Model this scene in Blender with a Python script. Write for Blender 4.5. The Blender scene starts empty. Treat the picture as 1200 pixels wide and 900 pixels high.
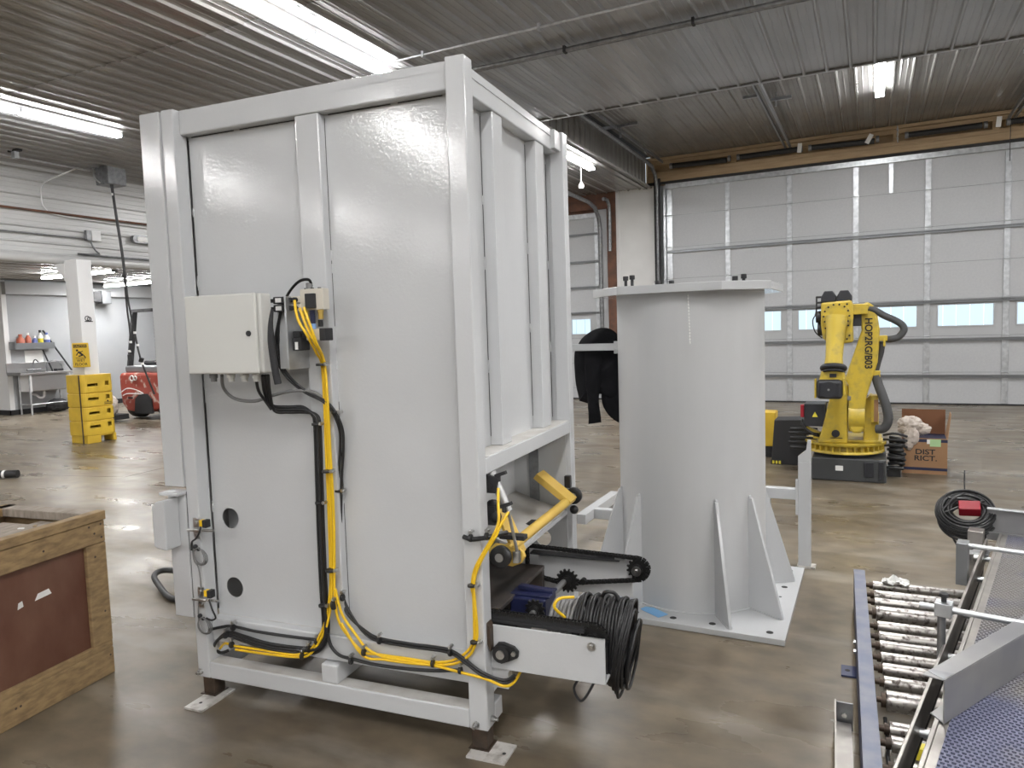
import bpy, bmesh, math, random
from mathutils import Vector, Matrix
random.seed(7)
sc = bpy.context.scene
col = sc.collection
PI = math.pi

# ---------------------------------------------------------------- camera
cam_d = bpy.data.cameras.new('camera'); cam = bpy.data.objects.new('camera', cam_d); col.objects.link(cam)
cam_d.sensor_width = 36.0; cam_d.lens = 25.29; cam_d.clip_start = 0.05; cam_d.clip_end = 200
R3 = Matrix(((0.894403, -0.0053734, 0.4472297), (0.4460822, 0.0832969, -0.8911073), (-0.0324646, 0.9965103, 0.0768979)))
cam.matrix_world = Matrix.Translation((0, 0, 1.52)) @ R3.to_4x4()
sc.camera = cam

# ---------------------------------------------------------------- world, exposure, lamps
w = bpy.data.worlds.new('world'); sc.world = w; w.use_nodes = True
w.node_tree.nodes['Background'].inputs[0].default_value = (0.88, 0.95, 1.0, 1)
w.node_tree.nodes['Background'].inputs[1].default_value = 1.7
sc.view_settings.view_transform = 'Standard'; sc.view_settings.look = 'None'
sc.view_settings.gamma = 1.0; sc.view_settings.use_curve_mapping = False
sc.view_settings.exposure = 0.25
LAMP_W = 50.0
TUBE_E = 55.0

# ---------------------------------------------------------------- helpers
def tag(o, label=None, cat=None, group=None, kind=None):
    if label: o['label'] = label
    if cat: o['category'] = cat
    if group: o['group'] = group
    if kind: o['kind'] = kind
    return o

def empty(name, loc=(0, 0, 0), rz=0.0, parent=None):
    o = bpy.data.objects.new(name, None); o.empty_display_size = 0.1
    col.objects.link(o); o.location = loc; o.rotation_euler = (0, 0, rz)
    if parent: o.parent = parent
    return o

def thing(name, label, cat, loc=(0, 0, 0), rz=0.0, group=None):
    return tag(empty(name, loc, rz), label, cat, group)

def copy_tree(o, parent=None):
    c = o.copy(); col.objects.link(c)
    if parent: c.parent = parent
    for ch in list(o.children): copy_tree(ch, c)
    return c

def catmull(pts, n=6, closed=False):
    P = [Vector(p) for p in pts]; out = []
    m = len(P); rng = m if closed else m - 1
    for i in range(rng):
        p0 = P[(i - 1) % m] if (closed or i > 0) else P[0]
        p1 = P[i]; p2 = P[(i + 1) % m]
        p3 = P[(i + 2) % m] if (closed or i + 2 < m) else P[-1]
        for k in range(n):
            t = k / n
            out.append(0.5 * ((2 * p1) + (p2 - p0) * t + (2 * p0 - 5 * p1 + 4 * p2 - p3) * t * t + (3 * p1 - p0 - 3 * p2 + p3) * t ** 3))
    if not closed: out.append(P[-1])
    return out

class MB:
    def __init__(s, off=(0, 0, 0), M=None):
        s.v = []; s.f = []; s.sm = []; s.mi = []; s.cur = 0
        s.M = M if M is not None else Matrix.Translation(Vector(off))
    def add(s, vs, fs, smooth=False):
        b = len(s.v); s.v += [s.M @ Vector(p) for p in vs]
        for f in fs: s.f.append([i + b for i in f]); s.sm.append(smooth); s.mi.append(s.cur)
        return s
    def box(s, x0, y0, z0, x1, y1, z1):
        if x0 > x1: x0, x1 = x1, x0
        if y0 > y1: y0, y1 = y1, y0
        if z0 > z1: z0, z1 = z1, z0
        return s.add([(x0, y0, z0), (x1, y0, z0), (x1, y1, z0), (x0, y1, z0), (x0, y0, z1), (x1, y0, z1), (x1, y1, z1), (x0, y1, z1)],
                     [(0, 3, 2, 1), (4, 5, 6, 7), (0, 1, 5, 4), (1, 2, 6, 5), (2, 3, 7, 6), (3, 0, 4, 7)])
    def cbox(s, c, d, M=None):
        hx, hy, hz = d[0] / 2, d[1] / 2, d[2] / 2
        vs = [Vector((a * hx, b * hy, g * hz)) for g in (-1, 1) for (a, b) in ((-1, -1), (1, -1), (1, 1), (-1, 1))]
        if M is not None: vs = [M @ q for q in vs]
        vs = [q + Vector(c) for q in vs]
        return s.add(vs, [(0, 3, 2, 1), (4, 5, 6, 7), (0, 1, 5, 4), (1, 2, 6, 5), (2, 3, 7, 6), (3, 0, 4, 7)])
    def bar(s, p0, p1, wd, th, up=(0, 0, 1)):
        p0 = Vector(p0); p1 = Vector(p1); d = (p1 - p0).normalized(); u = Vector(up)
        a = d.cross(u).normalized(); b = a.cross(d).normalized()
        vs = []
        for p in (p0, p1):
            for (i, j) in ((-1, -1), (1, -1), (1, 1), (-1, 1)): vs.append(p + a * (i * wd / 2) + b * (j * th / 2))
        return s.add(vs, [(0, 3, 2, 1), (4, 5, 6, 7), (0, 1, 5, 4), (1, 2, 6, 5), (2, 3, 7, 6), (3, 0, 4, 7)])
    def prism(s, poly, ax, a, b, smooth=False):
        # poly: 2D points in the two other axes (ax 'x': (y,z); 'y': (x,z); 'z': (x,y))
        def p3(p, t): return (t, p[0], p[1]) if ax == 'x' else ((p[0], t, p[1]) if ax == 'y' else (p[0], p[1], t))
        n = len(poly); vs = [p3(p, a) for p in poly] + [p3(p, b) for p in poly]
        s.add(vs, [list(range(n))[::-1], list(range(n, 2 * n))])
        b0 = len(s.v) - 2 * n
        for i in range(n):
            j = (i + 1) % n; s.f.append([b0 + i, b0 + j, b0 + n + j, b0 + n + i]); s.sm.append(smooth); s.mi.append(s.cur)
        return s
    def frame(s, d):
        d = Vector(d).normalized(); u = Vector((0, 0, 1)) if abs(d.z) < 0.9 else Vector((1, 0, 0))
        a = d.cross(u).normalized(); return d, a, a.cross(d).normalized()
    def cyl(s, p0, p1, r0, r1=None, n=20, cap=True):
        r1 = r0 if r1 is None else r1
        p0 = Vector(p0); p1 = Vector(p1); d, a, b = s.frame(p1 - p0); vs = []
        for p, r in ((p0, r0), (p1, r1)):
            for i in range(n): t = 2 * PI * i / n; vs.append(p + a * (math.cos(t) * r) + b * (math.sin(t) * r))
        s.add(vs, [(i, (i + 1) % n, n + (i + 1) % n, n + i) for i in range(n)], True)
        if cap: s.add(vs, [list(range(n))[::-1], list(range(n, 2 * n))])
        return s
    def lathe(s, c, d, prof, n=24):
        c = Vector(c); d, a, b = s.frame(d); vs = []
        for (h, r) in prof:
            for i in range(n): t = 2 * PI * i / n; vs.append(c + d * h + a * (math.cos(t) * r) + b * (math.sin(t) * r))
        fs = []
        for k in range(len(prof) - 1):
            for i in range(n): fs.append((k * n + i, k * n + (i + 1) % n, (k + 1) * n + (i + 1) % n, (k + 1) * n + i))
        s.add(vs, fs, True)
        s.add(vs, [list(range(n))[::-1], list(range((len(prof) - 1) * n, len(prof) * n))]); return s
    def tube(s, pts, r, n=8, sub=5, closed=False, smooth=True):
        P = catmull(pts, sub, closed) if sub > 1 else [Vector(p) for p in pts]
        m = len(P); vs = []; fs = []; prev = None
        for i, p in enumerate(P):
            if closed: d = P[(i + 1) % m] - P[(i - 1) % m]
            else: d = P[min(i + 1, m - 1)] - P[max(i - 1, 0)]
            if d.length < 1e-9: d = Vector((0, 0, 1))
            d.normalize()
            if prev is None:
                u = Vector((0, 0, 1)) if abs(d.z) < 0.9 else Vector((1, 0, 0)); a = d.cross(u).normalized()
            else:
                a = prev - d * prev.dot(d)
                a = a.normalized() if a.length > 1e-6 else d.orthogonal().normalized()
            prev = a; b = d.cross(a)
            rr = r(i / (m - 1)) if callable(r) else r
            for k in range(n): t = 2 * PI * k / n; vs.append(p + a * (math.cos(t) * rr) + b * (math.sin(t) * rr))
        for i in range(m if closed else m - 1):
            j = (i + 1) % m
            for k in range(n): fs.append((i * n + k, i * n + (k + 1) % n, j * n + (k + 1) % n, j * n + k))
        s.add(vs, fs, smooth)
        if not closed: s.add(vs, [list(range(n))[::-1], list(range((m - 1) * n, m * n))])
        return s
    def torus(s, c, d, R, r, n=24, m=8):
        c = Vector(c); d, a, b = s.frame(d)
        return s.tube([c + a * (math.cos(2 * PI * i / n) * R) + b * (math.sin(2 * PI * i / n) * R) for i in range(n)], r, m, 1, True)
    def ball(s, c, r, n=10, sc_=(1, 1, 1)):
        c = Vector(c); vs = []; fs = []; m = n // 2 + 1
        for i in range(m + 1):
            ph = PI * i / m
            for k in range(n): t = 2 * PI * k / n; vs.append(c + Vector((math.sin(ph) * math.cos(t) * r * sc_[0], math.sin(ph) * math.sin(t) * r * sc_[1], math.cos(ph) * r * sc_[2])))
        for i in range(m):
            for k in range(n): fs.append((i * n + k, (i + 1) * n + k, (i + 1) * n + (k + 1) % n, i * n + (k + 1) % n))
        return s.add(vs, fs, True)
    def sheet(s, prof, ax, a, b, th=0.0):
        # open profile list of (p,q) extruded along ax between a and b
        def p3(p, t): return (t, p[0], p[1]) if ax == 'x' else ((p[0], t, p[1]) if ax == 'y' else (p[0], p[1], t))
        n = len(prof); vs = [p3(p, a) for p in prof] + [p3(p, b) for p in prof]
        return s.add(vs, [(i, i + 1, n + i + 1, n + i) for i in range(n - 1)])
    def mesh(s, name, mats):
        me = bpy.data.meshes.new(name); me.from_pydata([tuple(p) for p in s.v], [], s.f)
        me.polygons.foreach_set('use_smooth', s.sm)
        for m_ in (mats if isinstance(mats, (list, tuple)) else [mats]): me.materials.append(m_)
        me.polygons.foreach_set('material_index', s.mi)
        me.update()
        bm = bmesh.new(); bm.from_mesh(me); bmesh.ops.recalc_face_normals(bm, faces=bm.faces); bm.to_mesh(me); bm.free()
        return me
    def build(s, name, mats, parent=None, bev=0.0, label=None, kind=None, seg=2):
        o = bpy.data.objects.new(name, s.mesh(name, mats)); col.objects.link(o)
        if parent: o.parent = parent
        if bev:
            m_ = o.modifiers.new('bevel', 'BEVEL'); m_.width = bev; m_.segments = seg; m_.limit_method = 'ANGLE'; m_.angle_limit = math.radians(50)
            m_.harden_normals = False
        tag(o, label, None, None, kind)
        return o

def text_mesh(name, body, size, M, mat, parent, extrude=0.0005, sx=1.0, align='CENTER', off=.012):
    cu = bpy.data.curves.new(name, 'FONT'); cu.body = body; cu.size = size; cu.extrude = extrude
    cu.offset = size * off; cu.align_x = align; cu.align_y = 'CENTER'
    tmp = bpy.data.objects.new(name + '_tmp', cu); col.objects.link(tmp)
    dg = bpy.context.evaluated_depsgraph_get()
    me = bpy.data.meshes.new_from_object(tmp.evaluated_get(dg)); bpy.data.objects.remove(tmp); bpy.data.curves.remove(cu)
    me.transform(M @ Matrix.Diagonal((sx, 1, 1, 1)))
    me.materials.clear(); me.materials.append(mat)
    o = bpy.data.objects.new(name, me); col.objects.link(o); o.parent = parent
    return o

# ---------------------------------------------------------------- materials
def mat(name, c, rough=0.5, metal=0.0, c2=None, scale=6.0, detail=4.0, mix=(0.35, 0.65), bump=0.0, bscale=60.0, bdist=0.002,
        r2=None, stretch=(1, 1, 1), emit=0.0, coat=0.0, spec=0.5, wave=None):
    m = bpy.data.materials.new(name); m.use_nodes = True; nt = m.node_tree; N = nt.nodes; L = nt.links
    b = N['Principled BSDF']; b.inputs['Base Color'].default_value = (*c, 1); b.inputs['Roughness'].default_value = rough
    b.inputs['Metallic'].default_value = metal; b.inputs['Specular IOR Level'].default_value = spec
    if coat: b.inputs['Coat Weight'].default_value = coat; b.inputs['Coat Roughness'].default_value = 0.15
    tc = N.new('ShaderNodeTexCoord'); mp = N.new('ShaderNodeMapping'); mp.inputs['Scale'].default_value = stretch
    L.new(tc.outputs['Object'], mp.inputs[0])
    if c2 is not None or r2 is not None:
        if wave:
            n = N.new('ShaderNodeTexWave'); n.inputs['Scale'].default_value = scale; n.inputs['Distortion'].default_value = wave
            n.inputs['Detail'].default_value = detail; n.inputs['Detail Scale'].default_value = 1.5
        else:
            n = N.new('ShaderNodeTexNoise'); n.inputs['Scale'].default_value = scale; n.inputs['Detail'].default_value = detail
        L.new(mp.outputs[0], n.inputs['Vector'])
        rp = N.new('ShaderNodeMapRange'); rp.inputs[1].default_value = mix[0]; rp.inputs[2].default_value = mix[1]
        L.new(n.outputs['Fac'], rp.inputs[0])
        if c2 is not None:
            mx = N.new('ShaderNodeMix'); mx.data_type = 'RGBA'; mx.inputs[6].default_value = (*c, 1); mx.inputs[7].default_value = (*c2, 1)
            L.new(rp.outputs[0], mx.inputs[0]); L.new(mx.outputs[2], b.inputs['Base Color'])
        if r2 is not None:
            r_ = N.new('ShaderNodeMapRange'); r_.inputs[3].default_value = rough; r_.inputs[4].default_value = r2
            L.new(rp.outputs[0], r_.inputs[0]); L.new(r_.outputs[0], b.inputs['Roughness'])
    if bump:
        n2 = N.new('ShaderNodeTexNoise'); n2.inputs['Scale'].default_value = bscale; n2.inputs['Detail'].default_value = 3
        L.new(mp.outputs[0], n2.inputs['Vector'])
        bp = N.new('ShaderNodeBump'); bp.inputs['Strength'].default_value = bump; bp.inputs['Distance'].default_value = bdist
        L.new(n2.outputs['Fac'], bp.inputs['Height']); L.new(bp.outputs[0], b.inputs['Normal'])
    if emit:
        b.inputs['Emission Color'].default_value = (*c, 1); b.inputs['Emission Strength'].default_value = emit
    return m

M = {}
M['paint'] = mat('gray_gloss_paint', (.555, .565, .575), .09, 0, (.58, .59, .60), 3, bump=.30, bscale=85, bdist=.0015, mix=(.3, .7))
M['paint2'] = mat('gray_satin_paint', (.54, .55, .555), .38, 0, (.58, .585, .59), 5, stretch=(1, 1, .15), bump=.2, bscale=120, bdist=.001)
M['dirty'] = mat('dusty_gray_paint', (.47, .45, .42), .6, 0, (.58, .57, .55), 9)
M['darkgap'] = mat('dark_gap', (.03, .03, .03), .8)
M['box'] = mat('control_box_paint', (.62, .62, .59), .42, 0, bump=.15, bscale=300, bdist=.0008)
M['black'] = mat('black_rubber', (.018, .018, .019), .42, 0)
M['blackm'] = mat('black_matte', (.022, .022, .024), .7, 0)
M['chain'] = mat('oiled_chain', (.03, .03, .03), .35, .6)
M['steel'] = mat('zinc_steel', (.62, .62, .61), .3, 1.0, (.45, .45, .45), 40)
M['galv'] = mat('galvanized_steel', (.66, .68, .70), .38, .85, (.5, .52, .54), 14)
M['galvd'] = mat('galvanized_track', (.32, .33, .34), .45, .8, (.22, .22, .23), 20)
M['yellow'] = mat('yellow_hose', (.88, .56, .02), .35)
M['graycab'] = mat('gray_cable', (.2, .2, .2), .45)
M['plate'] = mat('bare_plate', (.60, .58, .55), .5, .2, (.30, .27, .24), 30, mix=(.5, .75))
M['raw'] = mat('raw_dark_steel', (.06, .045, .035), .5, .5, (.10, .07, .05), 20)
M['rawplate'] = mat('hot_rolled_plate', (.07, .065, .06), .42, .6, (.12, .10, .09), 8)
M['brass'] = mat('brass', (.6, .42, .12), .3, 1)
M['blue'] = mat('gearbox_blue', (.012, .016, .06), .4)
M['bluep'] = mat('light_blue_plastic', (.25, .42, .75), .4)
M['bluetag'] = mat('blue_paper_tag', (.22, .48, .80), .6)
M['white'] = mat('white_label', (.82, .82, .80), .5)
M['ivory'] = mat('valve_body', (.62, .58, .50), .4)
M['lift'] = mat('yellow_painted_steel', (.62, .40, .08), .45, 0, (.70, .48, .10), 8)
M['ceil'] = mat('white_ribbed_ceiling_steel', (.33, .322, .31), .19, .30, (.30, .293, .282), 3, bump=.08, bscale=12, bdist=.004)
M['ceil2'] = mat('gray_ribbed_ceiling_steel', (.30, .30, .30), .30, .35, (.36, .36, .365), 2.2, stretch=(1, .4, 1), bump=.1, bscale=9, bdist=.004)
M['corr'] = mat('white_corrugated_wall_steel', (.52, .52, .515), .35, .1)
M['wall'] = mat('white_wall_panel', (.66, .66, .65), .55, 0, (.72, .72, .71), 2)
M['wallg'] = mat('pale_gray_wall', (.36, .375, .39), .6, 0, (.39, .40, .41), 1.5)
M['wallw'] = mat('white_partition', (.78, .78, .78), .6)
M['door'] = mat('garage_door_skin', (.45, .46, .475), .5, 0, (.48, .49, .50), 30, bump=.12, bscale=220, bdist=.001)
M['doorf'] = mat('door_window_section', (.44, .45, .46), .5)
M['strut'] = mat('door_strut', (.26, .27, .28), .4, .7)
M['wood'] = mat('header_lumber', (.44, .32, .19), .7, 0, (.34, .235, .13), 3, stretch=(1, 6, 12), detail=6, mix=(.3, .7))
M['woodr'] = mat('stained_lumber', (.16, .07, .04), .7, 0, (.09, .045, .03), 6)
M['crate'] = mat('crate_pine', (.36, .245, .12), .75, 0, (.17, .11, .055), 5, stretch=(3, 3, 9), detail=8, mix=(.35, .75), bump=.3, bscale=40)
M['crate2'] = mat('crate_top_weathered', (.22, .185, .15), .8, 0, (.34, .29, .24), 7, stretch=(8, 2, 2), detail=8)
M['ply'] = mat('red_brown_plywood', (.115, .045, .028), .5, 0, (.17, .085, .055), 3, stretch=(2, 2, 1), detail=7, bump=.1, bscale=30)
M['robot'] = mat('robot_yellow', (.56, .41, .045), .4, 0, (.33, .26, .07), 14, detail=10, mix=(.48, .80), bump=.1, bscale=60)
M['robotk'] = mat('robot_black', (.02, .021, .026), .4)
M['plinth'] = mat('charcoal_plinth', (.045, .048, .05), .45)
M['sleeve'] = mat('gray_hose_sleeve', (.06, .062, .065), .6, bump=.4, bscale=90)
M['card'] = mat('cardboard', (.33, .19, .10), .8, 0, (.30, .17, .085), 4)
M['cardin'] = mat('cardboard_inside', (.17, .075, .035), .85)
M['navy'] = mat('navy_print', (.015, .02, .06), .6)
M['ink'] = mat('black_ink', (.012, .012, .014), .6)
M['green'] = mat('green_sticker', (.40, .62, .33), .6)
M['cloth'] = mat('white_rag', (.66, .60, .55), .9, 0, (.50, .43, .38), 18, bump=.4, bscale=50)
M['jacket'] = mat('black_fleece', (.012, .012, .014), .95, 0, bump=.5, bscale=120, spec=.15)
M['guard'] = mat('yellow_column_guard', (.68, .45, .035), .5, 0, (.58, .38, .03), 6)
M['red'] = mat('red_scuffed_paint', (.33, .055, .035), .45, 0, (.55, .42, .36), 7, detail=10, mix=(.56, .63))
M['redp'] = mat('red_connector', (.30, .008, .02), .4)
M['tyre'] = mat('tyre', (.03, .03, .03), .75)
M['stain'] = mat('stainless', (.42, .42, .42), .35, .8)
M['blueframe'] = mat('blue_gray_frame', (.17, .19, .27), .42, .2, (.24, .25, .30), 12)
M['navyframe'] = mat('dark_blue_frame', (.02, .03, .09), .4)
M['roller'] = mat('worn_roller_steel', (.44, .42, .40), .30, .85, (.12, .10, .09), 50, detail=10, mix=(.50, .66), r2=.6)
M['rail'] = mat('brushed_rail', (.42, .40, .37), .4, .85, (.34, .32, .30), 12)
M['belt'] = mat('blue_gray_belt', (.13, .14, .215), .5, 0, (.24, .23, .225), 2.5, detail=3, mix=(.42, .6))
M['belthole'] = mat('belt_hole', (.008, .008, .015), .9)
M['defl'] = mat('deflector_steel', (.33, .325, .32), .40, .5, (.25, .25, .26), 5)
M['amber'] = mat('amber_bottle', (.45, .12, .07), .4)
M['violet'] = mat('blue_bottle', (.12, .16, .42), .4)
M['yellowl'] = mat('yellow_label', (.7, .6, .05), .5)
M['tube'] = mat('lit_tube', (1, 1, 1), .5, emit=TUBE_E)
M['lit'] = mat('lit_lens', (.9, .95, 1), .5, emit=3.0)
M['glass'] = bpy.data.materials.new('window_glass'); M['glass'].use_nodes = True
_b = M['glass'].node_tree.nodes['Principled BSDF']; _b.inputs['Base Color'].default_value = (.93, .97, 1, 1)
_b.inputs['Transmission Weight'].default_value = 1; _b.inputs['Roughness'].default_value = .02; _b.inputs['IOR'].default_value = 1.02
M['siding'] = mat('outdoor_siding', (.70, .78, .83), .6)
M['snow'] = mat('outdoor_ground', (.8, .82, .85), .8)

# floor: worn polished concrete
def floor_mat():
    m = bpy.data.materials.new('worn_concrete'); m.use_nodes = True; nt = m.node_tree; N = nt.nodes; L = nt.links
    b = N['Principled BSDF']; tc = N.new('ShaderNodeTexCoord')
    def noise(sc_, det, st=(1, 1, 1), dist=0.0):
        mp = N.new('ShaderNodeMapping'); mp.inputs['Scale'].default_value = st; L.new(tc.outputs['Object'], mp.inputs[0])
        n = N.new('ShaderNodeTexNoise'); n.inputs['Scale'].default_value = sc_; n.inputs['Detail'].default_value = det
        n.inputs['Distortion'].default_value = dist; L.new(mp.outputs[0], n.inputs['Vector']); return n
    def ramp(n, stops):
        r = N.new('ShaderNodeValToRGB'); e = r.color_ramp.elements
        e[0].position = stops[0][0]; e[0].color = (*stops[0][1], 1); e[1].position = stops[-1][0]; e[1].color = (*stops[-1][1], 1)
        for p, c in stops[1:-1]: q = e.new(p); q.color = (*c, 1)
        L.new(n.outputs['Fac'], r.inputs[0]); return r
    n1 = noise(.55, 8, (1, 1.3, 1)); n2 = noise(6, 10, (1, 1.4, 1)); n3 = noise(2.3, 12, (.6, 1.5, 1))
    r1 = ramp(n1, [(.32, (.112, .088, .060)), (.5, (.155, .127, .090)), (.70, (.230, .196, .152))])
    r2 = ramp(n2, [(.3, (.72, .72, .72)), (.7, (1.22, 1.21, 1.19))])
    mx = N.new('ShaderNodeMix'); mx.data_type = 'RGBA'; mx.blend_type = 'MULTIPLY'; mx.inputs[0].default_value = 1
    L.new(r1.outputs[0], mx.inputs[6]); L.new(r2.outputs[0], mx.inputs[7])
    r3 = ramp(n3, [(.53, (0, 0, 0)), (.75, (1, 1, 1))])
    mx2 = N.new('ShaderNodeMix'); mx2.data_type = 'RGBA'; mx2.inputs[7].default_value = (.38, .35, .30, 1)
    mm = N.new('ShaderNodeMath'); mm.operation = 'MULTIPLY'; mm.inputs[1].default_value = .50
    L.new(r3.outputs[0], mm.inputs[0]); L.new(mm.outputs[0], mx2.inputs[0]); L.new(mx.outputs[2], mx2.inputs[6])
    L.new(mx2.outputs[2], b.inputs['Base Color'])
    n4 = noise(1.8, 9, (.6, 1.7, 1)); mr = N.new('ShaderNodeMapRange')
    mr.inputs[1].default_value = .28; mr.inputs[2].default_value = .72; mr.inputs[3].default_value = .21; mr.inputs[4].default_value = .46; b.inputs['Specular IOR Level'].default_value = .38
    L.new(n4.outputs['Fac'], mr.inputs[0]); L.new(mr.outputs[0], b.inputs['Roughness'])
    n5 = noise(7, 4, (.5, 1.6, 1)); bp = N.new('ShaderNodeBump'); bp.inputs['Strength'].default_value = .03; bp.inputs['Distance'].default_value = .006
    L.new(n5.outputs['Fac'], bp.inputs['Height']); L.new(bp.outputs[0], b.inputs['Normal'])
    return m
M['floor'] = floor_mat()

# ================================================================ the setting
XL, XR, YB, YF = -11.2, 9.8, -18.0, 14.06
ZC, ZR = 4.18, 4.72
f = MB().box(-22, -18.2, -.2, 12.4, 14.16, 0).build('floor', M['floor'], kind='structure')
# control joints cut in the slab
jt = MB()
jt.bar((-7.49, 5.17, .0005), (-7.53, 5.62, .0005), .012, .001)
jt.bar((-7.53, 5.62, .0005), (-7.55, 13, .0005), .008, .001)
jt.bar((-11, 4.4, .0005), (-7.49, 5.17, .0005), .006, .001)
jt.build('joint', M['darkgap'], f, kind='stuff')
MB().box(-22, 14.16, -.3, 40, 40, -.02).build('outdoor_ground', M['snow'], kind='structure')

def rib_profile(n, phase=0.0, pitch=.2286, h=.022):
    out = []
    for k in range(n):
        x = k * pitch
        out += [(x + .018, 0), (x + .026, 0), (x + .068, 0), (x + .073, .004), (x + .083, .004), (x + .088, 0), (x + .141, 0), (x + .146, .004), (x + .156, .004), (x + .161, 0), (x + pitch - .030, 0)]
        out += [(x + pitch - .014, h), (x + pitch + .002, h)]
    out.append((n * pitch + .018, 0))
    return out
def ceiling_panel_mesh(w_ribs, y0, y1, z, name, m_):
    mb = MB(); pr = rib_profile(w_ribs)
    mb.sheet([(p - .010, z - q) for p, q in pr], 'y', y0, y1)
    return mb.mesh(name, m_)
ceil_root = tag(empty('ceiling'), kind='structure')
MB().box(XL, YB, ZC + .03, XR, 8.66, ZC + .08).build('deck', M['darkgap'], ceil_root)
MB().box(XL, 8.66, ZC + .03, -3.98, YF, ZC + .08).build('deck', M['darkgap'], ceil_root)
MB().box(-3.98, 8.60, ZR + .03, XR, YF, ZR + .08).build('deck', M['darkgap'], ceil_root)
def lay(y0, y1, z, xa, xb, m_, phase):
    me = ceiling_panel_mesh(4, y0, y1, z, 'ceiling_panel', m_)
    k0 = math.floor((xa - phase) / .9144)
    x = phase + k0 * .9144
    while x < xb:
        if x + .9144 > xa + .1:
            o = bpy.data.objects.new('ceiling_panel', me); col.objects.link(o); o.parent = ceil_root; o.location = (x, 0, 0)
        x += .9144
PH = .017 - .2286 + .01
lay(-18, -13.8, ZC, XL, XR, M['ceil'], PH); lay(-13.8, -7.6, ZC - .003, XL, XR, M['ceil'], PH); lay(-7.6, -1.5, ZC - .003, XL, XR, M['ceil'], PH)
lay(-1.5, 4.68, ZC, XL, XR, M['ceil'], PH)
lay(4.675, 8.66, ZC - .004, XL, XR, M['ceil2'], PH)
lay(8.66, YF, ZC, XL, -4.3, M['ceil'], PH)
lay(8.66, YF, ZR, -3.9, XR, M['ceil'], PH)
# step up to the raised bay in front of the big door
MB().box(-3.98, 8.64, ZC - .004, XR, 8.66, ZR + .03).build('riser', M['ceil'], ceil_root)
MB().box(-3.98, 8.655, ZC - .022, XR, 8.70, ZC - .002).build('riser_trim', M['ceil2'], ceil_root)
rb = MB(); pr = rib_profile(24)
rb.sheet([(8.66 + p, -3.98 + q) for p, q in pr if 8.66 + p < YF], 'z', 0, 1)
o = MB()
vs = [(-3.98 + q, 8.66 + p) for p, q in pr if 8.66 + p < YF]
n_ = len(vs); o.add([(a, b, ZC - .02) for a, b in vs] + [(a, b, ZR) for a, b in vs], [(i, i + 1, n_ + i + 1, n_ + i) for i in range(n_ - 1)])
o.build('bulkhead_panel', M['corr'] if False else M['ceil'], ceil_root)
MB().box(-4.02, 8.66, ZC - .03, -3.955, YF, ZC - .005).build('bulkhead_trim', M['ceil'], ceil_root)

# side bulkhead over the annex opening: ribs run along the wall
wl = tag(empty('wall_left'), kind='structure')
for z0 in (2.83, 3.7444):
    mb = MB(); vs = [(XL + q, z0 + p - .01) for p, q in rib_profile(4 if z0 < 3 else 2, h=.032)]
    n_ = len(vs); mb.add([(a, YB, b) for a, b in vs] + [(a, YF, b) for a, b in vs], [(i, i + 1, n_ + i + 1, n_ + i) for i in range(n_ - 1)])
    mb.build('wall_panel', M['corr'], wl)
MB().box(XL - .12, YB, 2.80, XL - .012, YF, ZC).build('bulkhead_core', M['corr'], wl)
MB().cyl((XL + .03, YB, 2.80), (XL + .03, YF, 2.80), .075, n=20).build('bottom_trim', M['corr'], wl)
MB().cyl((XL + .06, YB, 3.50), (XL + .06, YF, 3.50), .018, n=8).build('pipe', M['woodr'], wl, label='dark red pipe along the corrugated bulkhead')
MB().cyl((XL + .05, YB, 3.16), (XL + .05, 7.4, 3.16), .012, n=8).build('conduit', M['galvd'], wl)
MB().tube([(XL + .05, 7.42, 3.16), (XL + .05, 7.44, 3.05), (XL + .05, 7.55, 2.93), (XL + .05, 7.7, 2.905), (XL + .05, YF, 2.90)], .014, 8, 3).build('conduit', M['galvd'], wl)
MB().cyl((XL + .62, YB, 4.10), (XL + .62, 7.1, 4.10), .014, n=8).build('conduit', M['galv'], wl)
# annex shell
ax_ = tag(empty('trim_1'), kind='structure')
MB().box(-22, YB, 2.93, XL - .12, YF, 2.98).build('annex_deck', M['ceil'], ax_)
mb = MB()
vs = []
for k in range(24):
    x = -22 + k * .4572
    vs += [(x, 0), (x + .40, 0), (x + .415, .02), (x + .44, .02)]
vs = [(a, 2.92 - b) for a, b in vs if a < XL - .12]
mb.sheet(vs, 'y', YB, YF); mb.build('annex_ceiling_panel', M['ceil'], ax_)
MB().box(-16.7, 9.05, 0, -16.6, YF, 2.93).build('wall_annex', M['wallg'], kind='structure')
MB().box(-22, 8.95, 0, -16.6, 9.05, 2.93).build('wall_partition', M['wallw'], kind='structure')
MB().box(-16.6, 8.97, 2.60, -16.45, YF, 2.86).build('trim_2', M['doorf'], kind='structure')
bb = MB(); bb.box(-22, 8.935, 0, -16.585, 8.95, .11); bb.box(-16.6, 8.935, 0, -16.585, YF, .11)
bb.build('baseboard_annex', M['blackm'], kind='structure')
MB().box(-22.1, YB, 0, -22, YF, 3).build('wall_far_left', M['wallw'], kind='structure')
MB().box(-22, YB - .1, 0, XR + .1, YB, ZR).build('wall_behind', M['corr'], kind='structure')
MB().box(XR, YB, 0, XR + .1, YF, ZR).build('wall_right', M['corr'], kind='structure')

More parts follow.
